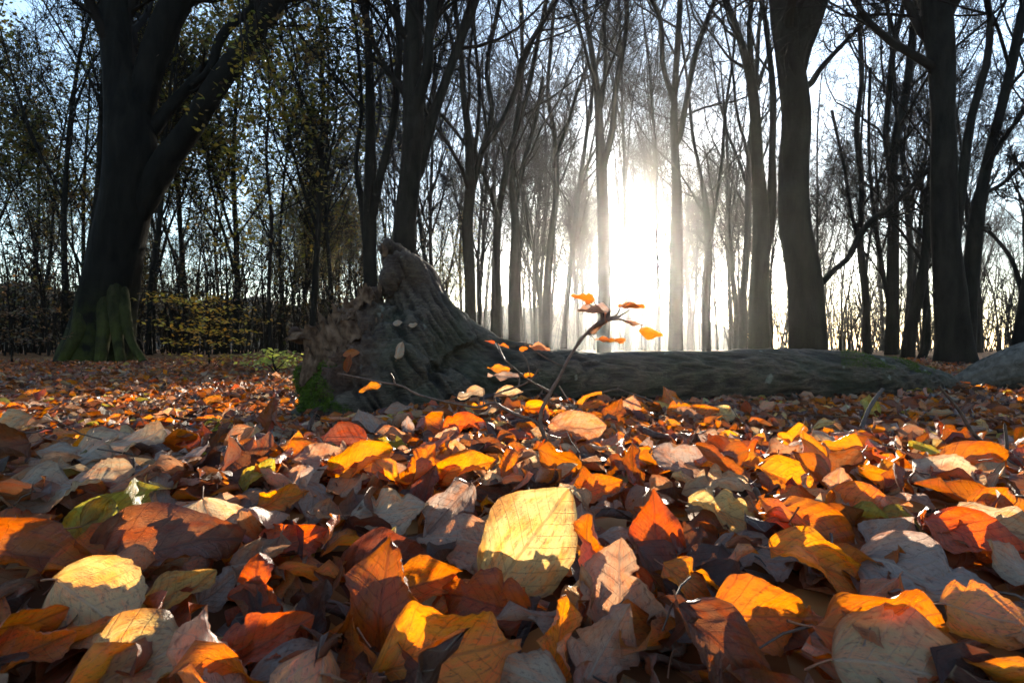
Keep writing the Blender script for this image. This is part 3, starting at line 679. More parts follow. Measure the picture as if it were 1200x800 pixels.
    attr(m2, 'groove', 'FLOAT', groove); attr(m2, 'torn', 'FLOAT', np.clip(torn + np.clip((360 - py) / 60, 0, .45), 0, 1))
    m, t, o_ = new_mat('weathered_wood'); b = NB(t); tc = b.n('ShaderNodeTexCoord').outputs['Object']
    gr = b.n('ShaderNodeAttribute', attribute_name='groove').outputs['Fac']; tn = b.n('ShaderNodeAttribute', attribute_name='torn').outputs['Fac']
    n1 = b.noise(b.map(tc, (6, 40, 60)), 1.2, 7, .6, .5); n2 = b.noise(tc, 6, 6, .65); n3 = b.noise(tc, 90, 4, .6)
    f = b.math('ADD', b.math('MULTIPLY', gr, .5), b.math('MULTIPLY', n1, .5))
    c = b.ramp(f, [(.34, (.010, .008, .006)), (.5, (.034, .025, .017)), (.7, (.13, .10, .07))])
    n4 = b.noise(b.map(tc, (9, 110, 170)), 1.3, 4, .65, .3)
    c = b.mix(b.rng(n4, .36, .64, .75, 0.0), c, b.mix(1.0, c, (.25, .22, .2, 1), 'MULTIPLY'))
    c = b.mix(b.math('MULTIPLY', b.rng(n2, .45, .62), .45), c, (.035, .045, .02, 1))
    rc = b.ramp(b.math('ADD', b.math('MULTIPLY', n2, .6), b.math('MULTIPLY', n3, .4)), [(.3, (.02, .010, .007)), (.52, (.085, .040, .024)), (.68, (.22, .14, .095))])
    c = b.mix(b.math('MULTIPLY', tn, .85), c, rc)
    li = b.noise(tc, 11, 3, .5); c = b.mix(b.math('MULTIPLY', b.rng(li, .68, .72), .35), c, (.3, .33, .28, 1))
    p = b.n('ShaderNodeBsdfPrincipled'); t.links.new(c, p.inputs['Base Color']); p.inputs['Roughness'].default_value = .75; p.inputs['Specular IOR Level'].default_value = .3
    t.links.new(b.bump(b.math('ADD', b.math('ADD', n1, b.math('MULTIPLY', n4, .8)), b.math('MULTIPLY', n3, .5)), 1.0, .012), p.inputs['Normal']); t.links.new(p.outputs[0], o_.inputs[0])
    m2.materials.clear(); m2.materials.append(m)
    link('trunk', m2, root)
    org = np.array([.1, 2.45, 0])
    # loose bark plates on the torn side
    rs = RS(9); mb = simple_mat('torn_bark', (.035, .018, .011), .85, .1, (.15, .092, .058), 28)
    for (cx, cy_, Y, w, h, rot, yaw) in [(372, 408, 2.0, 30, 52, .2, .3), (388, 396, 2.02, 26, 40, .5, -.2), (357, 392, 2.0, 34, 11, .1, .2), (400, 372, 2.1, 40, 16, .55, .1), (418, 358, 2.12, 30, 14, .8, -.3),
                                         (364, 430, 1.97, 20, 34, -.1, .4), (408, 388, 2.03, 26, 22, .3, .1), (430, 345, 2.1, 16, 20, .2, .4), (384, 424, 1.98, 20, 30, .3, -.4), (446, 372, 2.1, 20, 12, .2, .2)]:
        c0 = at(cx, cy_, Y); s = Y / F0; nu, nv = 12, 9; U, Vv = np.meshgrid(np.linspace(-.5, .5, nu), np.linspace(-.5, .5, nv), indexing='ij')
        jag = 1 + .35 * fbm(np.stack([U * 6 + cx, Vv * 0, U * 0], -1), 2, cx)
        x = U * w * s * (1 - .3 * Vv); z = Vv * h * s * jag; y = .018 * np.cos(U * 3) * -1 + .01 * fbm(np.stack([U * 14, Vv * 4, U * 0 + cx], -1), 3, 4) + Vv * .02
        x2 = x * math.cos(rot) - z * math.sin(rot); z2 = x * math.sin(rot) + z * math.cos(rot)
        Pp = np.stack([x2 * math.cos(yaw) - y * math.sin(yaw), x2 * math.sin(yaw) + y * math.cos(yaw), z2], -1) + c0 - org
        Pb = Pp + np.array([0, .008, 0.0]); top = Pp.reshape(-1, 3); bot = Pb.reshape(-1, 3)
        i, j = np.meshgrid(np.arange(nu - 1), np.arange(nv - 1), indexing='ij'); a = i * nv + j
        q = np.stack([a, a + nv, a + nv + 1, a + 1], -1).reshape(-1, 4); N = nu * nv
        per = [k_ * nv for k_ in range(nu)] + [(nu - 1) * nv + k_ for k_ in range(1, nv)] + [k_ * nv + nv - 1 for k_ in range(nu - 2, -1, -1)] + list(range(nv - 2, 0, -1))
        rim = np.array([[per[k_], per[(k_ + 1) % len(per)], per[(k_ + 1) % len(per)] + N, per[k_] + N] for k_ in range(len(per))])
        link('bark_plate', raw_mesh('bark_plate', np.r_[top, bot], np.r_[q, q[:, ::-1] + N, rim]), root, mb)
    # splinters of torn wood
    for k_, (x0_, y0_, x1_, y1_, w_, Y_) in enumerate([(372, 400, 350, 384, 9, 2.06), (360, 400, 332, 398, 10, 2.04), (385, 388, 372, 364, 9, 2.1), (398, 380, 388, 352, 8, 2.12), (412, 372, 405, 346, 8, 2.14), (428, 362, 421, 336, 8, 2.16), (440, 356, 444, 330, 8, 2.18),
              (366, 420, 346, 414, 8, 2.02), (392, 402, 376, 380, 8, 2.04), (420, 380, 398, 362, 8, 2.1), (376, 440, 362, 462, 9, 1.98), (452, 300, 446, 284, 7, 2.2), (404, 398, 392, 426, 8, 2.0)]):
        P_, R__ = resample([at(x0_, y0_, Y_), at((x0_ + x1_) / 2 + rs.uniform(-3, 3), (y0_ + y1_) / 2 + rs.uniform(-3, 3), Y_ - .01), at(x1_, y1_, Y_ - .02)], [w_ * Y_ / F0 / 2, w_ * Y_ / F0 / 2.6, .0012], 12)
        V_, Q_ = tube_arrays(P_[None] - org, R__[None], 8); V_ = V_ + .006 * fbm(V_ * [60, 60, 25], 2, k_)[:, None] * nz(V_ - np.repeat(P_ - org, 8, axis=0))
        link('splinter', raw_mesh('splinter', V_, Q_), root, mb)
    # moss
    px2, py2 = proj(co2); no_ = no
    vis = no_[:, 1] < .35
    def blades(sel, n, L, name):
        ids = np.nonzero(sel)[0]
        if len(ids) == 0: return
        ids = ids[rs.randint(0, len(ids), n)]; p = co2[ids] + rs.randn(n, 3) * .003; nn = nz(no_[ids] + rs.randn(n, 3) * .45 + [0, 0, -.05])
        s = nz(np.cross(nn, rs.randn(n, 3))) * .0011; l = (L * (.4 + .9 * rs.rand(n)))[:, None]
        V_ = np.stack([p - s, p + s, p + nn * l * .6 + s * .8 + [0, 0, -.001], p + nn * l + [0, 0, -.004], p + nn * l * .6 - s * .8 + [0, 0, -.001]], 1).reshape(-1, 3) - org
        b0 = np.arange(n)[:, None] * 5; Qq = b0 + np.array([0, 1, 2, 4]); Tt = b0 + np.array([4, 2, 3])
        o2 = link(name, raw_mesh(name, V_, Qq, Tt), root, M_MOSS); o2['kind'] = 'stuff'
    nse = fbm(co2 * 9, 3, 71)
    blades((px2 > 342) & (px2 < 412) & (py2 > 422) & (py2 < 482) & vis & (co2[:, 1] < 2.2) & (nse > -.1), 10000, .012, 'moss')
    blades((px2 > 985) & (px2 < 1095) & (no_[:, 2] > .45) & (nse > -.2), 7000, .009, 'moss')
    return root, co2, no
ft, FT_CO, FT_NO = fallen_tree()

def log2():
    pts = [at(1098, 462, 3.5), at(1125, 452, 3.45), at(1160, 440, 3.35), at(1210, 428, 3.2), at(1300, 412, 3.0), at(1420, 402, 2.8)]
    rad = [.02, .07, .10, .13, .15, .16]; P, R_ = resample(pts, rad, 50); org = np.array([P[0][0], P[0][1], 0])
    V, Q = tube_arrays(P[None] - org, R_[None], 60)
    Pc = np.repeat(P - org, 60, axis=0); n = nz(V - Pc); ang = np.tile(np.arange(60) / 60 * 2 * np.pi, 50); al = np.repeat(np.linspace(0, 1.6, 50), 60)
    V = V + n * (.010 * fbm(np.stack([al * 3, np.cos(ang) * 5, np.sin(ang) * 5], -1), 4, 91))[:, None]
    me = raw_mesh('log', V, Q); me.materials.append(bark_mat('striped_wood', (.02, .018, .015), (.16, .145, .125), 0, 3, 1, 1.0, .01))
    o = link('fallen_log', me); o.location = org; tag(o, 'grey striped log at the picture edge, end to end with the long fallen trunk', 'log')
log2()

# ------------------------------------------------------------------ leaves
def leaf_shape(nu, nv, seed, ky=1.0, kx=.6, tw=.3, crumple=.02, wide=.34, pleat=.013, serr=.014, fold=None):
    """unit-length blade: stalk end at x=0, tip at x=1; upper side +z"""
    rs = RS(seed); fold = rs.uniform(-.1, .75) if fold is None else fold; u = np.linspace(0, 1, nu); v = np.linspace(-1, 1, nv)
    U, Vv = np.meshgrid(u, v, indexing='ij')
    ea, eb = rs.uniform(.52, .7), rs.uniform(.78, 1.1); pk = ea / (ea + eb)
    w = wide * (np.clip(U, 0, 1) ** ea * (1 - np.clip(U, 0, 1)) ** eb) / (pk ** ea * (1 - pk) ** eb) * (1 + .05 * np.sin(5 * U + seed)) + .002
    w = w * (1 + serr * np.abs(np.sin(9 * np.pi * U)) * (np.abs(Vv) > .9) + .05 * noise3(np.stack([U * 5, np.sign(Vv) * 2 + seed, U * 0], -1), seed) * np.abs(Vv) ** 2)
    if rs.rand() < .55:
        for _ in range(rs.randint(1, 4)):
            ub, sd_, dp = rs.uniform(.25, .92), rs.choice((-1, 1)), rs.uniform(.15, .5)
            w = w * (1 - dp * np.exp(-((U - ub) / rs.uniform(.025, .06)) ** 2) * (np.sign(Vv) == sd_))
    x = U.copy(); y = Vv * w
    s = (U - .8 * np.abs(y)) * 9
    z = pleat * np.cos(2 * np.pi * s) * np.clip(np.abs(Vv) * 2, 0, 1) + .03 * np.abs(Vv) ** 1.5 * rs.uniform(-1, 1)
    z = z + fold * np.abs(y)
    z = z + crumple * fbm(np.stack([x * 4.0, y * 5, x * 0 + seed * 1.7], -1), 3, seed)
    z = z + crumple * 2.0 * np.abs(Vv) ** 2 * np.sin(U * rs.uniform(6, 11) + seed) * np.sign(Vv + .01)
    co = np.stack([U, Vv * w, Vv], -1).reshape(-1, 3)
    # cup across
    if abs(ky) > .01:
        kyy = ky * (1 + .5 * (U - .5) * rs.uniform(-1, 1)) / .34
        a = kyy * y; y2 = np.sin(a) / kyy - z * np.sin(a); z2 = (1 - np.cos(a)) / kyy + z * np.cos(a); y, z = y2, z2
    if abs(kx) > .01:
        a = kx * (x - .45); xx = np.sin(a) / kx - z * np.sin(a) + .45; z = (1 - np.cos(a)) / kx + z * np.cos(a); x = xx
    a = tw * (U - .4); y, z = y * np.cos(a) - z * np.sin(a), y * np.sin(a) + z * np.cos(a)
    P = np.stack([x, y, z], -1).reshape(-1, 3)
    i, j = np.meshgrid(np.arange(nu - 1), np.arange(nv - 1), indexing='ij'); a = i * nv + j
    Q = np.stack([a, a + nv, a + nv + 1, a + 1], -1).reshape(-1, 4)
    return P, Q, co
def leaf_mesh(nu, nv, seed, **k):
    P, Q, co = leaf_shape(nu, nv, seed, **k); me = raw_mesh('leaf_blade', P, Q); attr(me, 'leafco', 'FLOAT_VECTOR', co); me.materials.append(M_LEAFO)
    base = P.reshape(nu, nv, 3)[0, nv // 2]; return me, base
def stalk_mesh(base, seed):
    rs = RS(seed); L = rs.uniform(.10, .2); d = np.array([-1, rs.uniform(-.5, .5), rs.uniform(-.2, .6)]); pts = [base + [.02, 0, 0], base, base + d * L * .5, base + d * L + [0, 0, rs.uniform(0, .06)]]
    P, R_ = resample(pts, [.008, .009, .008, .012], 8); V, Q = tube_arrays(P[None], R_[None], 5)
    me = raw_mesh('stalk', V, Q); me.materials.append(M_STALK); return me

COL = dict(amber=(.70, .26, .035), orange=(.58, .18, .03), rust=(.30, .09, .022), brown=(.17, .065, .028), dark=(.085, .036, .022), tan=(.42, .25, .15),
           gold=(.56, .36, .13), beige=(.52, .38, .23), grey=(.37, .275, .22), lemon=(.66, .48, .20), red=(.50, .105, .03), pink=(.54, .27, .14), olive=(.42, .36, .07), maroon=(.19, .055, .03))
CW = dict(gold='golden', amber='amber', orange='orange', rust='rust-brown', brown='brown', dark='dark brown', tan='tan', beige='pale beige', grey='grey', lemon='lemon-yellow', red='red', pink='pinkish', olive='olive-yellow', maroon='maroon')

def leaf_frame(px, py, Y, phi, tilt, az):
    """columns: blade axis, across, normal"""
    n = np.array([math.sin(tilt) * math.sin(az), -math.sin(tilt) * math.cos(az), math.cos(tilt)])
    F = nz(ray(px, py)); Rr = nz(np.cross(F, [0, 0, 1.0])); U = np.cross(Rr, F)
    fn = F @ n
    if abs(fn) < .18: fn = -.18
    s = math.cos(phi) * Rr + math.sin(phi) * U; k = -(s @ n) / fn; v = s + k * F; v = v - (v @ n) * n; lv = np.linalg.norm(v); v = v / lv
    return v, np.cross(n, v), n, lv

def put_leaf(me, sme, P0, v, w, n, L, col, flip, label, name='beech_leaf', group='fallen beech leaves', wid=1.0):
    if flip: w, n = -w, -n
    M = Matrix(((v[0] * L, w[0] * L * wid, n[0] * L, P0[0]), (v[1] * L, w[1] * L * wid, n[1] * L, P0[1]), (v[2] * L, w[2] * L * wid, n[2] * L, P0[2]), (0, 0, 0, 1)))
    o = link(name, me); o.matrix_world = M; o.color = (*col, 1); tag(o, label, 'leaf', group)
    s = link('stalk', sme, o); return o

def surf_depth(px, py, lift=0.0):
    r = ray(px, py)
    ys = np.geomspace(.2, 12, 600); x = r[0] / r[1] * ys; z = CAMZ + r[2] / r[1] * ys
    h = hgt(x, ys) + lift; i = np.argmax(z < h)
    return ys[i] if (z < h).any() else 12.0

# (px, py, length px, direction, tilt, azimuth, colour, cup, bend, twist, underside up, label)
HL = [
 (622, 632, 150, 52, 68, 0, 'lemon', .15, .25, .1, 0, 'large pale lemon-yellow leaf standing upright beside the pointed red-orange leaf'),
 (768, 622, 96, 95, 62, 0, 'red', .2, .3, .05, 0, 'pointed red-orange leaf standing upright with its tip straight up'),
 (688, 668, 128, 92, 70, 10, 'orange', 1.3, .2, .1, 0, 'orange-brown rolled leaf upright against the large lemon-yellow leaf'),
 (528, 768, 175, 8, 62, 0, 'amber', .5, -.9, .1, 0, 'big glowing amber arched leaf right under the rust-brown round leaf'),
 (447, 712, 150, 82, 66, -8, 'rust', .5, -.3, .2, 0, 'tall rust-brown upright leaf in front of the glowing orange leaf'),
 (480, 688, 120, 12, 62, 5, 'orange', .35, -.4, .2, 0, 'glowing orange leaf half hidden by a tall rust-brown one'),
 (566, 705, 110, 165, 58, 0, 'rust', .4, -.5, .1, 0, 'rust-brown round leaf between the lemon-yellow leaf and the big amber arch'),
 (302, 700, 98, 88, 62, -5, 'red', .3, .2, .1, 0, 'red round leaf with a dark midrib, standing upright'),
 (116, 716, 122, -48, 58, 0, 'gold', .25, .3, .1, 1, 'pale golden ribbed leaf showing its underside and white midrib'),
 (42, 758, 92, 8, 58, 10, 'orange', .6, .5, .3, 0, 'orange curled leaf at the lower corner beside the golden ribbed leaf'),
 (104, 626, 100, 58, 60, -10, 'olive', .25, .3, .2, 0, 'olive-yellow leaf with its tip raised behind the golden ribbed leaf'),
 (132, 522, 112, 14, 26, 0, 'beige', .25, .15, .1, 1, 'pale ribbed beige leaf lying on the shaded ridge'),
 (80, 570, 160, 8, 18, 0, 'beige', .2, .3, .15, 1, 'very large pale tan leaf lying flat below the ribbed beige leaf'),
 (40, 650, 115, -18, 45, 10, 'rust', .4, -.7, .2, 0, 'rust leaf with a glowing orange fold at the picture edge'),
 (195, 640, 158, 5, 36, 0, 'brown', .3, -.5, .1, 0, 'long brown leaf stretched behind the golden ribbed leaf'),
 (248, 620, 74, -72, 50, 45, 'beige', .8, .3, .3, 1, 'narrow silvery folded leaf standing on edge over the long brown leaf'),
 (338, 640, 92, 22, 46, -10, 'red', .6, -.4, .3, 0, 'crumpled bright red leaf behind the red round leaf'),
 (458, 600, 92, 5, 42, 0, 'beige', .3, .2, .2, 1, 'cream-white toothed leaf lying near the centre'),
 (420, 542, 82, 22, 52, 0, 'amber', .5, -.5, .1, 0, 'amber arched leaf with a brown shaded half, behind the cream-white leaf'),
 (492, 550, 66, 62, 55, 10, 'orange', .7, .3, .3, 0, 'orange leaf folded upward beside the amber arched leaf'),
 (545, 548, 72, 15, 55, 0, 'amber', .5, -.5, .1, 0, 'wavy amber leaf, last of three glowing in a row towards the log'),
 (500, 575, 60, 70, 60, 0, 'maroon', .5, .3, .1, 0, 'dusky maroon leaf under the wavy amber leaf'),
 (600, 552, 60, 100, 55, -10, 'orange', .8, .3, .2, 0, 'rolled orange leaf at the foot of the bent twig'),
 (676, 502, 82, 4, 42, 0, 'pink', .3, .2, .1, 0, 'peach-coloured broad leaf beside the foot of the bent twig'),
 (543, 499, 54, 5, 46, 0, 'red', .5, -.4, .1, 0, 'bright red leaf under the long side twig'),
 (398, 518, 66, 170, 40, 0, 'maroon', .3, .2, .1, 0, 'flat maroon leaf in front of the root stump'),
 (430, 500, 44, 120, 55, 15, 'grey', .5, .3, .2, 1, 'small pale grey leaf propped up behind the maroon leaf'),
 (318, 492, 56, 84, 72, 10, 'rust', .8, .2, .2, 0, 'rust leaf standing upright just outside the mossy root'),
 (304, 556, 50, 42, 50, 0, 'olive', .6, .3, .2, 0, 'narrow yellow-green leaf lit up behind the shaded ridge'),
 (355, 560, 62, 20, 34, 0, 'tan', .3, .2, .3, 1, 'tan leaf between the narrow yellow-green leaf and the amber arch'),
 (372, 535, 56, 10, 34, 0, 'tan', .5, .4, .3, 1, 'folded buff leaf in front of the stump ledge'),
 (330, 585, 62, 15, 55, 0, 'amber', .6, -.4, .3, 0, 'crinkled amber leaf below the narrow yellow-green leaf'),
 (790, 542, 84, 150, 36, 20, 'grey', .7, .3, .3, 1, 'blue-grey folded leaf behind the pointed red-orange leaf'),
 (742, 548, 62, 92, 50, -10, 'rust', .8, .3, .2, 0, 'cupped brown leaf beside the blue-grey folded leaf'),
 (705, 572, 52, 20, 55, 0, 'orange', .4, .3, .2, 0, 'small orange leaf with a sharp point over the lemon-yellow leaf'),
 (850, 600, 86, -20, 40, 0, 'lemon', .4, -.4, .4, 0, 'yellow and orange twisted leaf beside the upright dark stick'),
 (905, 722, 122, 8, 68, 0, 'orange', .35, -.4, .1, 0, 'big solid orange leaf standing upright beside the dark hollow'),
 (1052, 752, 150, 0, 56, 0, 'orange', .5, -.9, .1, 0, 'wide orange arched leaf right behind the cream leaf at the bottom'),
 (1072, 786, 160, 2, 36, 0, 'gold', .5, -.5, .1, 1, 'cream leaf with a curled end at the bottom edge under the orange arch'),
 (1095, 682, 160, -14, 22, 0, 'grey', .35, -.35, .1, 1, 'long wet grey-purple leaf lying across the orange ones'),
 (1050, 635, 66, 62, 50, 0, 'grey', .4, .3, .1, 1, 'small dark grey veined leaf above the wet grey-purple leaf'),
 (965, 662, 115, -18, 46, 0, 'amber', .6, -.6, .3, 0, 'crumpled amber leaf in a heap behind the big solid orange leaf'),
 (950, 622, 120, -22, 36, 0, 'orange', .4, -.4, .2, 0, 'long orange leaf sloping down beside the upright dark stick'),
 (992, 590, 82, 108, 55, 20, 'pink', .6, .2, .1, 1, 'narrow peach leaf standing up with smooth edges'),
 (1150, 640, 120, -24, 36, 0, 'red', .4, -.3, .2, 0, 'mottled red and orange leaf sloping behind the wet grey-purple leaf'),
 (885, 650, 92, 0, 20, 0, 'grey', .4, .2, .2, 1, 'silvery leaf gleaming in the sun below the upright dark stick'),
 (1030, 600, 100, 0, 32, 0, 'orange', .5, -.7, .1, 0, 'low wavy orange leaf behind the small dark grey leaf'),
 (1120, 560, 92, 10, 24, 0, 'beige', .3, .2, .2, 1, 'white sunlit crinkled leaf under the dark fallen twigs'),
 (1150, 542, 76, 10, 34, 0, 'orange', .5, -.7, .1, 0, 'humped orange leaf just beyond the white crinkled leaf'),
 (1180, 598, 62, 12, 48, 0, 'orange', .3, .2, .1, 0, 'square-looking orange leaf at the picture edge'),
 (925, 562, 76, -18, 42, 0, 'amber', .4, -.3, .2, 0, 'amber leaf with fine teeth behind the upright dark stick'),
 (655, 748, 96, 80, 66, -10, 'amber', .9, .2, .2, 0, 'amber leaf folded upright with one glowing edge near the bottom'),
 (725, 690, 120, 90, 70, 0, 'tan', .8, .2, .1, 1, 'tall grey-tan folded leaf beside the rolled orange-brown leaf'),
 (712, 752, 100, 60, 56, 0, 'tan', .5, .3, .2, 1, 'broad tan leaf under the tall grey-tan one'),
 (815, 688, 84, -32, 50, 0, 'amber', .5, -.4, .3, 0, 'bright amber leaf over the dark hollow'),
 (850, 762, 140, -42, 50, 0, 'brown', .5, -.6, .1, 0, 'brown leaf with a gold rim at the side of the dark hollow'),
 (170, 772, 160, 8, 36, 0, 'gold', .4, -.8, .1, 1, 'cream arched leaf at the bottom under the golden ribbed leaf'),
 (208, 698, 92, 26, 42, 0, 'gold', .6, .3, .3, 0, 'golden folded leaf between the ribbed leaf and the mauve leaf'),
 (264, 684, 64, 34, 52, 0, 'grey', .3, .3, .1, 0, 'small mauve-grey oval leaf beside the red round leaf'),
 (345, 785, 96, 10, 40, 0, 'grey', .3, .3, .1, 1, 'smooth grey leaf at the bottom edge below the red ones'),
 (312, 752, 110, 20, 50, 0, 'red', .4, -.3, .1, 0, 'dark red leaf stretched below the red round leaf'),
 (535, 632, 96, 172, 34, 0, 'tan', .5, -.3, .2, 1, 'folded buff leaf just beside the large lemon-yellow leaf'),
 (370, 720, 80, 70, 60, 0, 'dark', .5, .3, .1, 0, 'dark brown cupped leaf beside the tall rust-brown leaf'),
 (450, 660, 110, 12, 52, 0, 'maroon', .4, -.8, .1, 0, 'maroon arched leaf above the glowing orange leaf'),
 (786, 470, 38, 120, 60, 0, 'orange', .5, .2, .1, 0, 'small orange leaf standing up in front of the log below the sun'),
 (800, 482, 36, 10, 50, 0, 'orange', .5, -.3, .1, 0, 'small orange leaf fallen against the upright one before the log'),
 (850, 486, 36, 0, 45, 0, 'lemon', .3, -.3, .1, 0, 'small clear yellow leaf near the log'),
 (825, 484, 34, 10, 50, 0, 'orange', .5, .3, .1, 0, 'small rumpled orange leaf beside the small clear yellow leaf'),
 (1019, 480, 36, 95, 70, 0, 'olive', .2, .2, .1, 0, 'round yellow-brown leaf right behind the leaning grey stick'),
 (740, 478, 30, 80, 62, 0, 'pink', .4, .2, .1, 1, 'small rosy leaf standing just before the log, near the twig leaves'),
 (720, 488, 44, 70, 60, 0, 'rust', .3, .2, .1, 0, 'round brown leaf standing just before the log, near the peach leaf'),
 (1125, 516, 44, 30, 45, 0, 'rust', .6, -.3, .1, 0, 'brown humped leaf under the long dark twig'),
 (250, 470, 26, 30, 45, 0, 'amber', .6, -.3, .3, 0, 'little glowing amber leaf on the far side of the shaded ridge'),
 (40, 463, 24, 10, 45, 0, 'amber', .6, -.3, .3, 0, 'little bright yellow-orange leaf on the far side of the ridge near the picture edge'),
]
rl = random.Random(3); heroes = []
hero_lab = {}
for k, (px, py, ln, phi, tilt, az, c, cup, bend, tw, fl, lab) in enumerate(HL):
    t_, a_, ph = math.radians(tilt), math.radians(az), math.radians(phi)
    Y = surf_depth(px, py + ln * .30 * math.sin(t_) + 3, .012)
    v, w, n, lv = leaf_frame(px, py, Y, ph, t_, a_)
    L = min(.118, max(.035, ln * Y / F0 * min(lv, 1.8)))
    Y = min(Y, Y)
    me, base = leaf_mesh(40, 17, 200 + k, ky=(1.8 if not fl else -1.8) * cup, kx=bend * (1.7 if not fl else -1.7), tw=tw * 1.6, crumple=.052, fold=rl.uniform(0, .45) * (1 if ln < 140 else .3), wide=.34 if ln < 150 else .36)
    P0 = at(px, py, Y) - v * L * .5
    col = np.array(COL[c]) * rl.uniform(.9, 1.1)
    put_leaf(me, stalk_mesh(base, k), P0, v, w, n, L, col, fl, lab)
    heroes.append((px, py, ln, tilt)); hero_lab[k] = lab

# ---- the rest of the leaves one can pick out one by one
TPL = []
for k in range(40):
    r_ = random.Random(k); form = ['flat', 'cupped', 'arched', 'rolled', 'twisted'][k % 5]
    kk = dict(flat=(.6, .6, .4), cupped=(1.2, .7, .4), arched=(.7, -1.5, .4), rolled=(2.3, .3, .4), twisted=(.7, .7, 1.6))[form]
    me, base = leaf_mesh(24, 13, 500 + k, ky=kk[0] * r_.uniform(.7, 1.3), kx=kk[1] * r_.uniform(.7, 1.3), tw=kk[2] * r_.choice((-1, 1)), crumple=r_.uniform(.03, .065), wide=r_.uniform(.3, .38))
    TPL.append((me, stalk_mesh(base, 300 + k), form))
LM = [(625, 630, 'the large lemon-yellow leaf'), (768, 622, 'the pointed red-orange leaf'), (528, 768, 'the big amber arched leaf'), (302, 700, 'the red round leaf'), (116, 716, 'the golden ribbed leaf'),
      (80, 570, 'the very large tan leaf'), (458, 600, 'the cream-white toothed leaf'), (676, 502, 'the peach-coloured broad leaf'), (545, 548, 'the wavy amber leaf'), (790, 542, 'the blue-grey folded leaf'),
      (905, 722, 'the big solid orange leaf'), (1052, 752, 'the wide orange arch'), (1095, 682, 'the wet grey-purple leaf'), (950, 622, 'the upright dark stick'), (992, 590, 'the narrow peach leaf'),
      (1120, 560, 'the white crinkled leaf'), (398, 518, 'the flat maroon leaf'), (304, 556, 'the narrow yellow-green leaf'), (1019, 480, 'the leaning grey stick'), (630, 500, 'the foot of the bent twig'),
      (850, 486, 'the small clear yellow leaf'), (318, 492, 'the mossy root'), (195, 640, 'the long brown leaf'), (447, 712, 'the tall rust-brown leaf'), (725, 700, 'the tall grey-tan leaf'), (543, 499, 'the bright red leaf')]
PAL = [('rust', 17), ('brown', 14), ('orange', 17), ('amber', 11), ('tan', 13), ('beige', 7), ('grey', 4), ('dark', 5), ('maroon', 3), ('red', 3), ('pink', 4), ('lemon', 2), ('olive', 2)]
def pick_col(rnd, px):
    ws = []
    for c, w in PAL:
        if px > 800 and c in ('grey', 'beige'): w *= 1.6
        if px < 350 and c in ('rust', 'brown', 'tan'): w *= 1.4
        if 350 < px < 800 and c in ('orange', 'amber'): w *= 1.3
        ws.append(w)
    return rnd.choices([c for c, _ in PAL], ws)[0]
labels = set(HL_[-1].lower() for HL_ in HL); cnt = 0; pts = []; tries = 0; auto = []
ra = random.Random(21)
while cnt < 222 and tries < 9000:
    tries += 1
    Y = .33 + 1.1 * ra.random() ** 1.25; px = ra.uniform(-25, 1225); x = (px - 600) / F0 * Y
    if x < -Y * .93 or x > Y * .93: continue
    lift = ra.uniform(.006, .026); z = float(hgt(x, Y)) + lift
    tilt = min(1.35, abs(ra.gauss(.45, .5))); a_ = ra.gauss(0, 1.2); L = ra.uniform(.05, .086)
    z += .28 * L * math.sin(tilt)
    qx, qy = proj(np.array([x, Y, z]))
    if not (-40 < qx < 1240 and 455 < qy < 850): continue
    if any(math.hypot(qx - hx, (qy - hy) * 1.2) < .45 * hl * (1 if ht > 40 else .8) or (abs(qx - hx) < .3 * hl and 0 < qy - hy < .62 * hl) for hx, hy, hl, ht in heroes): continue
    if any((x - a) ** 2 + (Y - b_) ** 2 < .043 ** 2 for a, b_ in pts): continue
    pts.append((x, Y)); me, sme, form = TPL[ra.randrange(len(TPL))]
    psi = ra.uniform(0, 6.283); n = np.array([math.sin(tilt) * math.sin(a_), -math.sin(tilt) * math.cos(a_), math.cos(tilt)])
    v = np.array([math.cos(psi), math.sin(psi), 0]); v = nz(v - (v @ n) * n); w = np.cross(n, v)
    c = pick_col(ra, qx); fl = ra.random() < .4
    lm = sorted((math.hypot(qx - a, (qy - b_) * 1.3), i) for i, (a, b_, _) in enumerate(LM))
    pose = 'standing' if tilt > .85 else ('tilted' if tilt > .4 else 'lying')
    lab = None
    for dd, i in lm[:4]:
        dx, dy = qx - LM[i][0], qy - LM[i][1]
        rel = ('behind' if dy < 0 else 'in front of') if abs(dy) > abs(dx) * .6 else ('sunward of' if dx * (752 - LM[i][0]) > 0 else 'shadeward of')
        near = 'close ' if dd < 60 else ('some way ' if dd < 110 else 'well ')
        cand = f"{CW[c]} {form} leaf {pose} {near}{rel} {LM[i][2]}"
        for cc in (cand, cand.replace(' leaf ', ' leaf, underside up, ' if fl else ' leaf, glossy side up, ', 1)):
            if cc.lower() not in labels: lab = cc; break
        if lab: break
    if lab is None: continue
    labels.add(lab.lower())
    P0 = np.array([x, Y, z]) - v * L * .5
    put_leaf(me, sme, P0, v, w, n, L, np.array(COL[c]) * ra.uniform(.75, 1.15), fl, lab[0].lower() + lab[1:]); cnt += 1

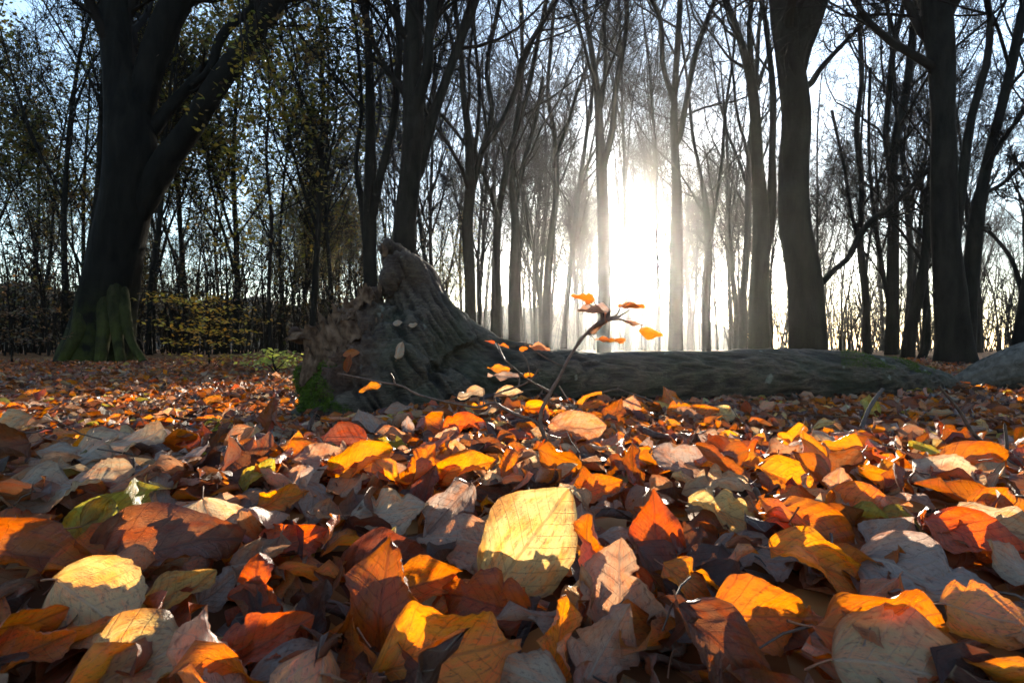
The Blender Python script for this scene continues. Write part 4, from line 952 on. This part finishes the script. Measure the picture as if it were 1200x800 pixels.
# ---- litter: everything nobody could count, one mesh
def litter(name, n, nu, nv, r0, r1, lift0, lift1, tl, seed, lab, sizes=(.042, .088), pw=1.0, half=.86):
    rs = RS(seed); nt_ = 14; shapes = [leaf_shape(nu, nv, 700 + k, ky=[.4, 1., .6, 2.2, .6][k % 5], kx=[.4, .5, -1.3, .3, .7][k % 5], tw=[.2, .3, .2, .4, 1.4][k % 5], crumple=.05, serr=0, pleat=.006 if nu > 8 else 0) for k in range(nt_)]
    u = rs.rand(n) ** pw; r = np.sqrt(r0 ** 2 + u * (r1 ** 2 - r0 ** 2)); th = rs.uniform(-half, half, n)
    x = r * np.sin(th); y = r * np.cos(th)
    L = rs.uniform(sizes[0], sizes[1], n); tilt = np.minimum(1.4, np.abs(rs.randn(n) * tl)); az = rs.uniform(0, 6.283, n); psi = rs.uniform(0, 6.283, n)
    z = hgt(x, y) + rs.uniform(lift0, lift1, n) + .2 * L * np.sin(tilt)
    N = np.c_[np.sin(tilt) * np.sin(az), -np.sin(tilt) * np.cos(az), np.cos(tilt)]; fl = rs.rand(n) < .4
    V0 = np.c_[np.cos(psi), np.sin(psi), 0 * psi]; V0 = nz(V0 - (V0 * N).sum(1, keepdims=True) * N); W = np.cross(N, V0)
    W[fl] *= -1; N[fl] *= -1
    qx, qy = proj(np.c_[x, y, z]); names = [c for c, _ in PAL]; w = np.array([q for _, q in PAL], float); w /= w.sum()
    ci = rs.choice(len(names), n, p=w); cols = np.array([COL[c] for c in names])[ci] * rs.uniform(.6, 1.15, n)[:, None]
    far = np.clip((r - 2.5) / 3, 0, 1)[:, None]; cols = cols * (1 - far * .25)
    ti = rs.randint(0, nt_, n); PV, PQ, PC, PT, PS = [], [], [], [], []; o = 0; nvt = nu * nv
    for k in range(nt_):
        s = np.nonzero(ti == k)[0]; P, Q, co = shapes[k]; P = P - [.5, 0, 0]; m = len(s)
        X = np.c_[x[s], y[s], z[s]][:, None] + L[s][:, None, None] * (P[None, :, 0:1] * V0[s][:, None] + P[None, :, 1:2] * W[s][:, None] + P[None, :, 2:3] * N[s][:, None])
        PV.append(X.reshape(-1, 3)); PQ.append((Q[None] + (np.arange(m) * nvt)[:, None, None] + o).reshape(-1, 4)); o += m * nvt
        PC.append(np.tile(co, (m, 1))); PT.append(np.repeat(np.c_[cols[s], np.ones(m)], nvt, axis=0)); PS.append(np.repeat(rs.rand(m), nvt))
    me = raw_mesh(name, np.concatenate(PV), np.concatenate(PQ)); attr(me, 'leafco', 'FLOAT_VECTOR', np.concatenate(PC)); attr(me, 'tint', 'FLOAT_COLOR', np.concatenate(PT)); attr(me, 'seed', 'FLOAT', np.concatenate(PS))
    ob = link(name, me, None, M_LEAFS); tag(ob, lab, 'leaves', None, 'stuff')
litter('leaf_litter', 2100, 10, 6, .14, 1.5, -.004, .018, .5, 1, 'bed of brown and orange beech leaves under the leaves in front', half=1.2)
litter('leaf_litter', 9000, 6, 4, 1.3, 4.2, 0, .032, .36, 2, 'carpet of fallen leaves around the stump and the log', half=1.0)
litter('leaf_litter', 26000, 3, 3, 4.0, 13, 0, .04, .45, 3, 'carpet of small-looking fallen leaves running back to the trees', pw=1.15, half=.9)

def debris():
    rs = RS(5); n = 420; r = np.sqrt(rs.uniform(.1, 9, n)); th = rs.uniform(-.85, .85, n); x = r * np.sin(th); y = r * np.cos(th); L = rs.uniform(.02, .09, n); psi = rs.uniform(0, 6.28, n)
    P = np.zeros((n, 4, 3)); P[:, 0] = np.c_[x, y, hgt(x, y) + rs.uniform(.02, .045, n)]; d = np.c_[np.cos(psi), np.sin(psi), rs.randn(n) * .35]; d = nz(d)
    for k in range(1, 4): P[:, k] = P[:, k - 1] + d * (L / 3)[:, None]; d = nz(d + rs.randn(n, 3) * .25)
    R_ = rs.uniform(.0005, .0014, n)[:, None] * np.linspace(1, .6, 4)
    V, Q = tube_arrays(P, R_, 4); o = link('twig_debris', raw_mesh('twig_debris', V, Q), None, M_STICK); tag(o, 'bits of twig and leaf stalk strewn over the fallen leaves', 'debris', None, 'stuff')
debris()
# ------------------------------------------------------------------ twigs and the bent twig with its leaves
def tubes_obj(name, lines, parent=None, mat=M_STICK, org=(0, 0, 0), S=7, bump=.0):
    o = np.array(org); parts = []
    for pts, rad in lines:
        P, R_ = resample(pts, rad, max(8, len(pts) * 5)); R_ = R_ * (1 + .12 * noise3(P * 220, 2)); R_[-1] *= .3
        parts.append(tube_arrays(P[None] - o, R_[None], S))
    return link(name, raw_mesh(name, *join(parts)), parent, mat)
def pxl(lst, Y, k=1.0):
    pts = []; rad = []
    for q in lst:
        yy = q[3] if len(q) > 3 else Y
        pts.append(at(q[0], q[1], yy)); rad.append(q[2] * k * yy / F0 / 2)
    return pts, rad
pxl0 = pxl
M_SEED = simple_mat('seedling_bark', (.06, .035, .025), .6, .4, (.16, .09, .06), 80)
def sapling():
    Y = 1.05; base = at(640, 532, Y); base[2] = float(hgt(base[0], base[1])); org = base
    ALLP = []
    def pxl(*a_, **k_):
        q_ = pxl0(*a_, **k_); ALLP.append(q_); return q_
    root = empty('beech_seedling', tuple(base)); tag(root, 'bent bare twig seedling holding a few orange leaves against the sun, before the log', 'seedling')
    tubes_obj('stem', [pxl([(640, 540, 5.5), (640, 525, 5.5), (637, 508, 5), (633, 497, 5.6), (635, 480, 4.6), (641, 468, 4.4), (647, 456, 5), (656, 441, 4), (664, 424, 3.8), (674, 408, 3.4), (683, 395, 3.8), (694, 385, 4.6), (701, 380, 6.5), (708, 376, 7), (713, 370, 5.5), (715, 362, 3)], Y), pxl([(706, 377, 4.5), (704, 366, 3), (700, 358, 2), (692, 352, 1.6)], Y), pxl([(712, 374, 4), (722, 369, 2.6), (728, 360, 2), (738, 354, 1.6), (750, 352, 1.2)], Y)], root, M_SEED, org)
    tubes_obj('side_branch', [pxl([(634, 500, 4.5), (624, 492, 4), (606, 486, 4), (590, 478, 3.6, 1.07), (578, 472, 4, 1.08), (560, 477, 3, 1.1), (540, 474, 2.6, 1.12), (520, 470, 2.6, 1.13), (490, 462, 2.6, 1.15), (470, 452, 2.4, 1.16), (448, 448, 2.4, 1.17), (425, 443, 2, 1.18), (395, 437, 1.6, 1.2)], Y),
                                pxl([(463, 450, 2, 1.16), (461, 443, 2.4, 1.16), (457, 437, 2, 1.15)], Y)], root, M_SEED, org)
    tubes_obj('side_branch', [pxl([(646, 460, 4.5), (632, 452, 2.6), (618, 444, 2.2), (604, 432, 1.8), (592, 422, 1.8)], Y), pxl([(580, 472, 3, 1.08), (581, 462, 2.6, 1.08), (600, 455, 2.4, 1.07), (616, 449, 2.2, 1.06), (626, 440, 2, 1.06), (631, 432, 1.4, 1.06)], Y),
                                pxl([(622, 444, 1.4), (618, 425, 1.2), (612, 414, 1)], Y), pxl([(655, 452, 2), (664, 466, 1.6), (672, 476, 1)], Y)], root, M_SEED, org)
    tubes_obj('side_branch', [pxl([(662, 430, 2), (645, 422, 1.8), (628, 412, 1.8), (616, 404, 2.4), (618, 401, 1.6)], Y)], root, M_SEED, org)
    tubes_obj('side_branch', [pxl([(710, 376, 5), (722, 372, 3), (736, 364, 2.2), (746, 354, 1.6), (756, 352, 1)], Y), pxl([(712, 375, 4), (728, 374, 2.6), (742, 380, 1.6)], Y), pxl([(706, 366, 3), (690, 356, 2), (678, 350, 1.6)], Y)], root, M_SEED, org)
    stem_pts = np.concatenate([resample(*p_, 60)[0] for p_ in ALLP])
    L = [(683, 351, 36, 168, 50, 'orange', .6, .3), (696, 366, 46, 178, 14, 'grey', .3, .1), (762, 391, 34, -8, 60, 'amber', .4, .2), (740, 361, 38, -4, 12, 'orange', .4, .1), (716, 400, 42, -2, 10, 'orange', .4, .2),
         (700, 385, 34, 40, 50, 'tan', 2.6, .2), (709, 372, 24, 95, 50, 'pink', 2.5, .1), (742, 380, 30, -12, 20, 'tan', 1.2, .2),
         (574, 401, 16, 165, 30, 'red', .6, .1), (590, 406, 18, -15, 22, 'orange', .5, .1), (584, 433, 32, 178, 32, 'amber', .4, .1), (590, 441, 44, 178, 22, 'grey', .4, .1), (620, 440, 16, 10, 60, 'amber', .5, .1),
         (434, 456, 32, 196, 40, 'amber', .4, .2), (552, 462, 44, 200, 30, 'beige', .3, .2), (596, 463, 42, 10, 38, 'beige', .4, .2), (632, 410, 34, -8, 12, 'pink', .5, .1), (614, 409, 14, 10, 60, 'orange', .5, .1)]
    for k, (px, py, ln, phi, tl, c, cup, bend) in enumerate(L):
        yy = Y if px > 600 else Y + .12 * min(1, (640 - px) / 200); v, w, n, lv = leaf_frame(px, py, yy, math.radians(phi), math.radians(tl), 0.1)
        s = ln * .85 * yy / F0; me, b0 = leaf_mesh(18, 11, 900 + k, ky=cup * 1.1, kx=bend * 2.5, tw=.35, crumple=.035, wide=.29)
        P0 = at(px, py, yy) - v * s * .5; M = Matrix(((v[0] * s, w[0] * s, n[0] * s, P0[0] - org[0]), (v[1] * s, w[1] * s, n[1] * s, P0[1] - org[1]), (v[2] * s, w[2] * s, n[2] * s, P0[2] - org[2]), (0, 0, 0, 1)))
        o = link('leaf', me, root); o.matrix_local = M; o.color = (*COL[c], 1)
        bw = np.array(M.to_3x3() @ Vector(tuple(b0))) + np.array(M.translation) + org; dd_ = np.linalg.norm(stem_pts - bw, axis=1); q_ = stem_pts[dd_.argmin()]
        if dd_.min() < .2:
            md_ = (bw + q_) / 2 + [0, 0, -.002]; tubes_obj('leaf_stalk', [([bw + (bw - q_) * .02, md_, q_], [.0012, .0012, .0016])], root, M_SEED, org, S=5)
sapling()
def stick(lines, Y, label, name='stick', mat=M_STICK):
    L = [pxl(l, Y) for l in lines]; org = L[0][0][0]
    o = tubes_obj(name, L, None, mat, org); o.location = org; tag(o, label, 'stick' if name == 'stick' else 'twig')
stick([[(900, 640, 8), (894, 610, 8), (890, 585, 7), (884, 570, 6)]], .62, 'dark upright stick poking out between orange leaves')
M_GSTICK = simple_mat('grey_stick', (.06, .05, .048), .8, .1, (.12, .10, .095), 70)
stick([[(1010, 500, 5), (1018, 480, 4.6), (1028, 464, 4.4), (1036, 455, 4)], [(1028, 464, 2.5), (1034, 454, 1.6)]], 1.35, 'leaning grey stick standing before the long log', mat=M_GSTICK)
stick([[(1100, 452, 3), (1122, 478, 3.6), (1138, 504, 4.4), (1158, 524, 5), (1180, 540, 5.4), (1215, 560, 5.6)], [(1179, 538, 4), (1180, 520, 3.6), (1177, 495, 3)]], .98, 'long dark forked twig lying by the picture edge over the leaves', 'twig')
stick([[(1140, 547, 3), (1170, 556, 3.4), (1210, 562, 3.4)]], .84, 'thin straight twig lying under the long forked twig', 'twig')
stick([[(1055, 640, 3), (1048, 630, 2.5), (1040, 622, 2)], [(1090, 640, 3), (1070, 612, 2.6)]], .55, 'pair of short dark twigs beside the small dark grey leaf', 'twig')
stick([[(700, 462, 2), (722, 456, 2), (738, 461, 2.2), (760, 468, 2), (775, 478, 1.5)], [(722, 456, 1.5), (736, 445, 1)]], 1.65, 'small dry crooked twig lying before the log near the seedling', 'twig')
stick([[(308, 690, 4), (309, 655, 3.4), (307, 640, 3)]], .47, 'thin dark stalk standing over the red round leaf')
stick([[(155, 560, 2.4), (157, 545, 2.6), (156, 536, 3)]], .66, 'tiny stalk standing on the pale ribbed beige leaf', 'twig')

# leaves caught on the stump
def stump_leaf(px, py, ln, phi, tilt, c, lab, k, fl=0):
    X, Yv = proj(FT_CO); d = np.hypot(X - px, Yv - py); near = np.nonzero(d < 6)[0]
    Y = FT_CO[near, 1].min() - .012 if len(near) else 2.1
    v, w, n, lv = leaf_frame(px, py, Y, math.radians(phi), math.radians(tilt), 0); s = ln * Y / F0
    me, b0 = leaf_mesh(16, 9, 950 + k, ky=.5, kx=.3, tw=.2); P0 = at(px, py, Y) - v * s * .5
    put_leaf(me, stalk_mesh(b0, k), P0, v, w, n, s, COL[c], fl, lab, group='leaves caught on the stump')
stump_leaf(468, 410, 22, 70, 78, 'beige', 'white leaf stuck to the middle of the dark stump', 1, 1)
stump_leaf(412, 415, 20, 10, 60, 'orange', 'glowing orange leaf caught in the torn side of the stump', 2)
stump_leaf(409, 426, 22, 80, 78, 'rust', 'brown leaf hanging just under the glowing one on the stump', 3)
stump_leaf(466, 378, 12, 10, 60, 'beige', 'small pale leaf on the ledge at the stump notch', 4, 1)
stump_leaf(484, 380, 11, 10, 60, 'beige', 'tiny pale leaf resting on the stump just past the notch', 5, 1)

# ------------------------------------------------------------------ yellow saplings and low plants
def spray_shrub(px0, Y, h_px, seed, label, cols, sprays, name='beech_sapling', size=.055):
    """sapling with level sprays of small leaves; sprays: (px, py, half-length px)"""
    rs = RS(seed); b = at(px0, 410, Y); gz = float(hgt(b[0], Y)); org = np.array([b[0], Y, gz]); root = empty(name, tuple(org)); tag(root, label, 'sapling')
    top = at(px0 - 6, 410 - h_px, Y); P, R_ = resample([org - [0, 0, .05], org * .5 + top * .5 + rs.randn(3) * .03, top], [.013, .009, .004], 12)
    tubes_obj('trunk', [(list(P), list(R_))], root, M_TWIG, org)
    lines = []; tips = []
    for (sx, sy, hl) in sprays:
        for sgn in (-1, 1):
            for q in range(2):
                k = min(11, max(0, int((gz * 0 + at(px0, sy + 8, Y)[2] - org[2]) / max(.01, top[2] - org[2]) * 11)))
                e = at(sx + sgn * hl * rs.uniform(.6, 1.1), sy + rs.uniform(-3, 5), Y + rs.uniform(-.6, .6)); s = P[k]
                m = s * .5 + e * .5 + [0, 0, .03]; lines.append(([s, m, e], [.005, .003, .0015]))
                for t_ in np.linspace(.3, 1, 12):
                    c = s * (1 - t_) + e * t_ + [0, 0, .03 * math.sin(math.pi * t_)]; tips.append(c + rs.randn(3) * [.08, .14, .012])
                    tips.append(c + rs.randn(3) * [.09, .14, .012])
    tubes_obj('branches', lines, root, M_TWIG, org)
    link('foliage', leaf_quads(rs, np.array(tips) - org, size, cols, .01, flat=.25), root, M_CROWN)
YEL = [(.55, .36, .03), (.6, .3, .03), (.42, .33, .05), (.5, .25, .03)]
spray_shrub(246, 6.5, 108, 61, 'small yellow-leaved sapling with level sprays, lit before the dark wood', YEL, [(225, 346, 40), (212, 378, 34), (255, 386, 40), (240, 398, 42), (282, 372, 34), (240, 412, 30), (262, 360, 28), (200, 350, 30)])
spray_shrub(15, 7.5, 95, 62, 'dull brown sapling with thin sprays at the edge beyond the huge beech', [(.14, .07, .03), (.2, .09, .03), (.12, .09, .04)], [(20, 330, 28), (35, 362, 34), (10, 385, 30), (45, 392, 30)])
spray_shrub(330, 4.6, 12, 63, 'low bright yellow-green seedling on the ground near the torn end of the stump', [(.35, .4, .06), (.45, .45, .08), (.3, .3, .06)], [(322, 414, 18), (330, 420, 22), (318, 424, 20)], 'beech_seedling', .045)
def leafy_branch():
    """yellow-green foliage of a young tree hanging between the huge beech and the double-stemmed one"""
    rs = RS(64); Y = 8.0; b = at(318, 410, Y); gz = float(hgt(b[0], Y)); org = np.array([b[0], Y, gz]); root = empty('young_tree', tuple(org)); tag(root, 'slender young tree with thin yellow-green foliage between the huge beech and the stump', 'tree')
    tubes_obj('trunk', [pxl([(318, 416, 5), (315, 340, 4.5), (318, 260, 4), (312, 180, 3.4), (316, 110, 2.6), (310, 30, 2)], Y)], root, M_TWIG, org)
    P, R_ = resample([at(x, y, Y) for x, y in ((318, 416), (315, 340), (318, 260), (312, 180), (316, 110), (310, 30))], [.03, .027, .024, .02, .016, .012], 20)
    P1, R1 = grow(rs, P[None], R_[None], 34, .25, 1, 1.15, .22, .4, 7, .12, 0, .004, droop=.1); P2, R2 = grow(rs, P1, R1, 8, .2, 1, .8, .4, .5, 4, .15, 0, .002)
    V, Q = join([tube_arrays(P1 - org, R1, 4), tube_arrays(P2 - org, R2, 3)]); link('crown', raw_mesh('crown', V, Q), root, M_TWIG)
    tips = np.concatenate([P2[:, -1], P2[:, 2], P2[:, 1], P1[:, -1]]); link('foliage', leaf_quads(rs, tips - org, .085, [(.24, .20, .025), (.38, .27, .03), (.15, .14, .02), (.34, .2, .025)], .10, n=1), root, M_CROWN)
leafy_branch()
def hanging_twigs():
    """overhanging spray that droops from the big beech's limb"""
    rs = RS(65); Y = 6.5; root = empty('hanging_branch', tuple(at(310, -60, Y))); org = at(310, -60, Y)
    tag(root, 'drooping leafy branch hanging into the sky beside the fork of the huge beech', 'branch')
    st = [[(300, -60), (330, 0), (352, 40), (375, 66)], [(300, -60), (300, 20), (318, 90), (322, 170)], [(280, -40), (292, 60), (305, 120), (302, 175)], [(320, -60), (370, -10), (400, 20), (425, 30)], [(280, 0), (285, 90), (275, 140), (240, 175)], [(320, -50), (345, 60), (352, 110), (350, 150)]]
    P = np.stack([resample([at(x, y, Y + rs.uniform(-.8, .8)) for x, y in s], [1] * 4, 14)[0] for s in st]); R_ = np.tile(np.linspace(.012, .003, 14), (len(st), 1))
    P1, R1 = grow(rs, P, R_, 12, .2, 1, .8, .22, .5, 6, .15, 0, .003, droop=.15); P2, R2 = grow(rs, P1, R1, 6, .1, 1, .8, .45, .6, 4, .15, 0, .002, droop=.1)
    V, Q = join([tube_arrays(P - org, R_, 5), tube_arrays(P1 - org, R1, 4), tube_arrays(P2 - org, R2, 3)]); link('branch', raw_mesh('branch', V, Q), root, M_TWIG)
    tips = P2[:, -1]; link('foliage', leaf_quads(rs, tips - org, .06, YGREEN + BROWNS, .04), root, M_CROWN)
hanging_twigs()

# ------------------------------------------------------------------ morning haze
def haze():
    x, y0, y1, z0, z1 = 142, -142, 142, -1.2, 24.5
    V = [(a, b, c) for a in (-x, x) for b in (y0, y1) for c in (z0, z1)]
    me = bpy.data.meshes.new('haze'); me.from_pydata(V, [], [(0, 1, 3, 2), (4, 6, 7, 5), (0, 4, 5, 1), (2, 3, 7, 6), (0, 2, 6, 4), (1, 5, 7, 3)]); me.update()
    m, t, o = new_mat('haze'); pv = t.nodes.new('ShaderNodeVolumePrincipled'); pv.inputs['Density'].default_value = HAZE; pv.inputs['Anisotropy'].default_value = HAZE_G
    pv.inputs['Color'].default_value = (.95, .96, .97, 1); t.links.new(pv.outputs[0], o.inputs['Volume'])
    ob = link('haze', me, None, m); tag(ob, 'morning haze filling the wood', 'haze', None, 'stuff')
haze()
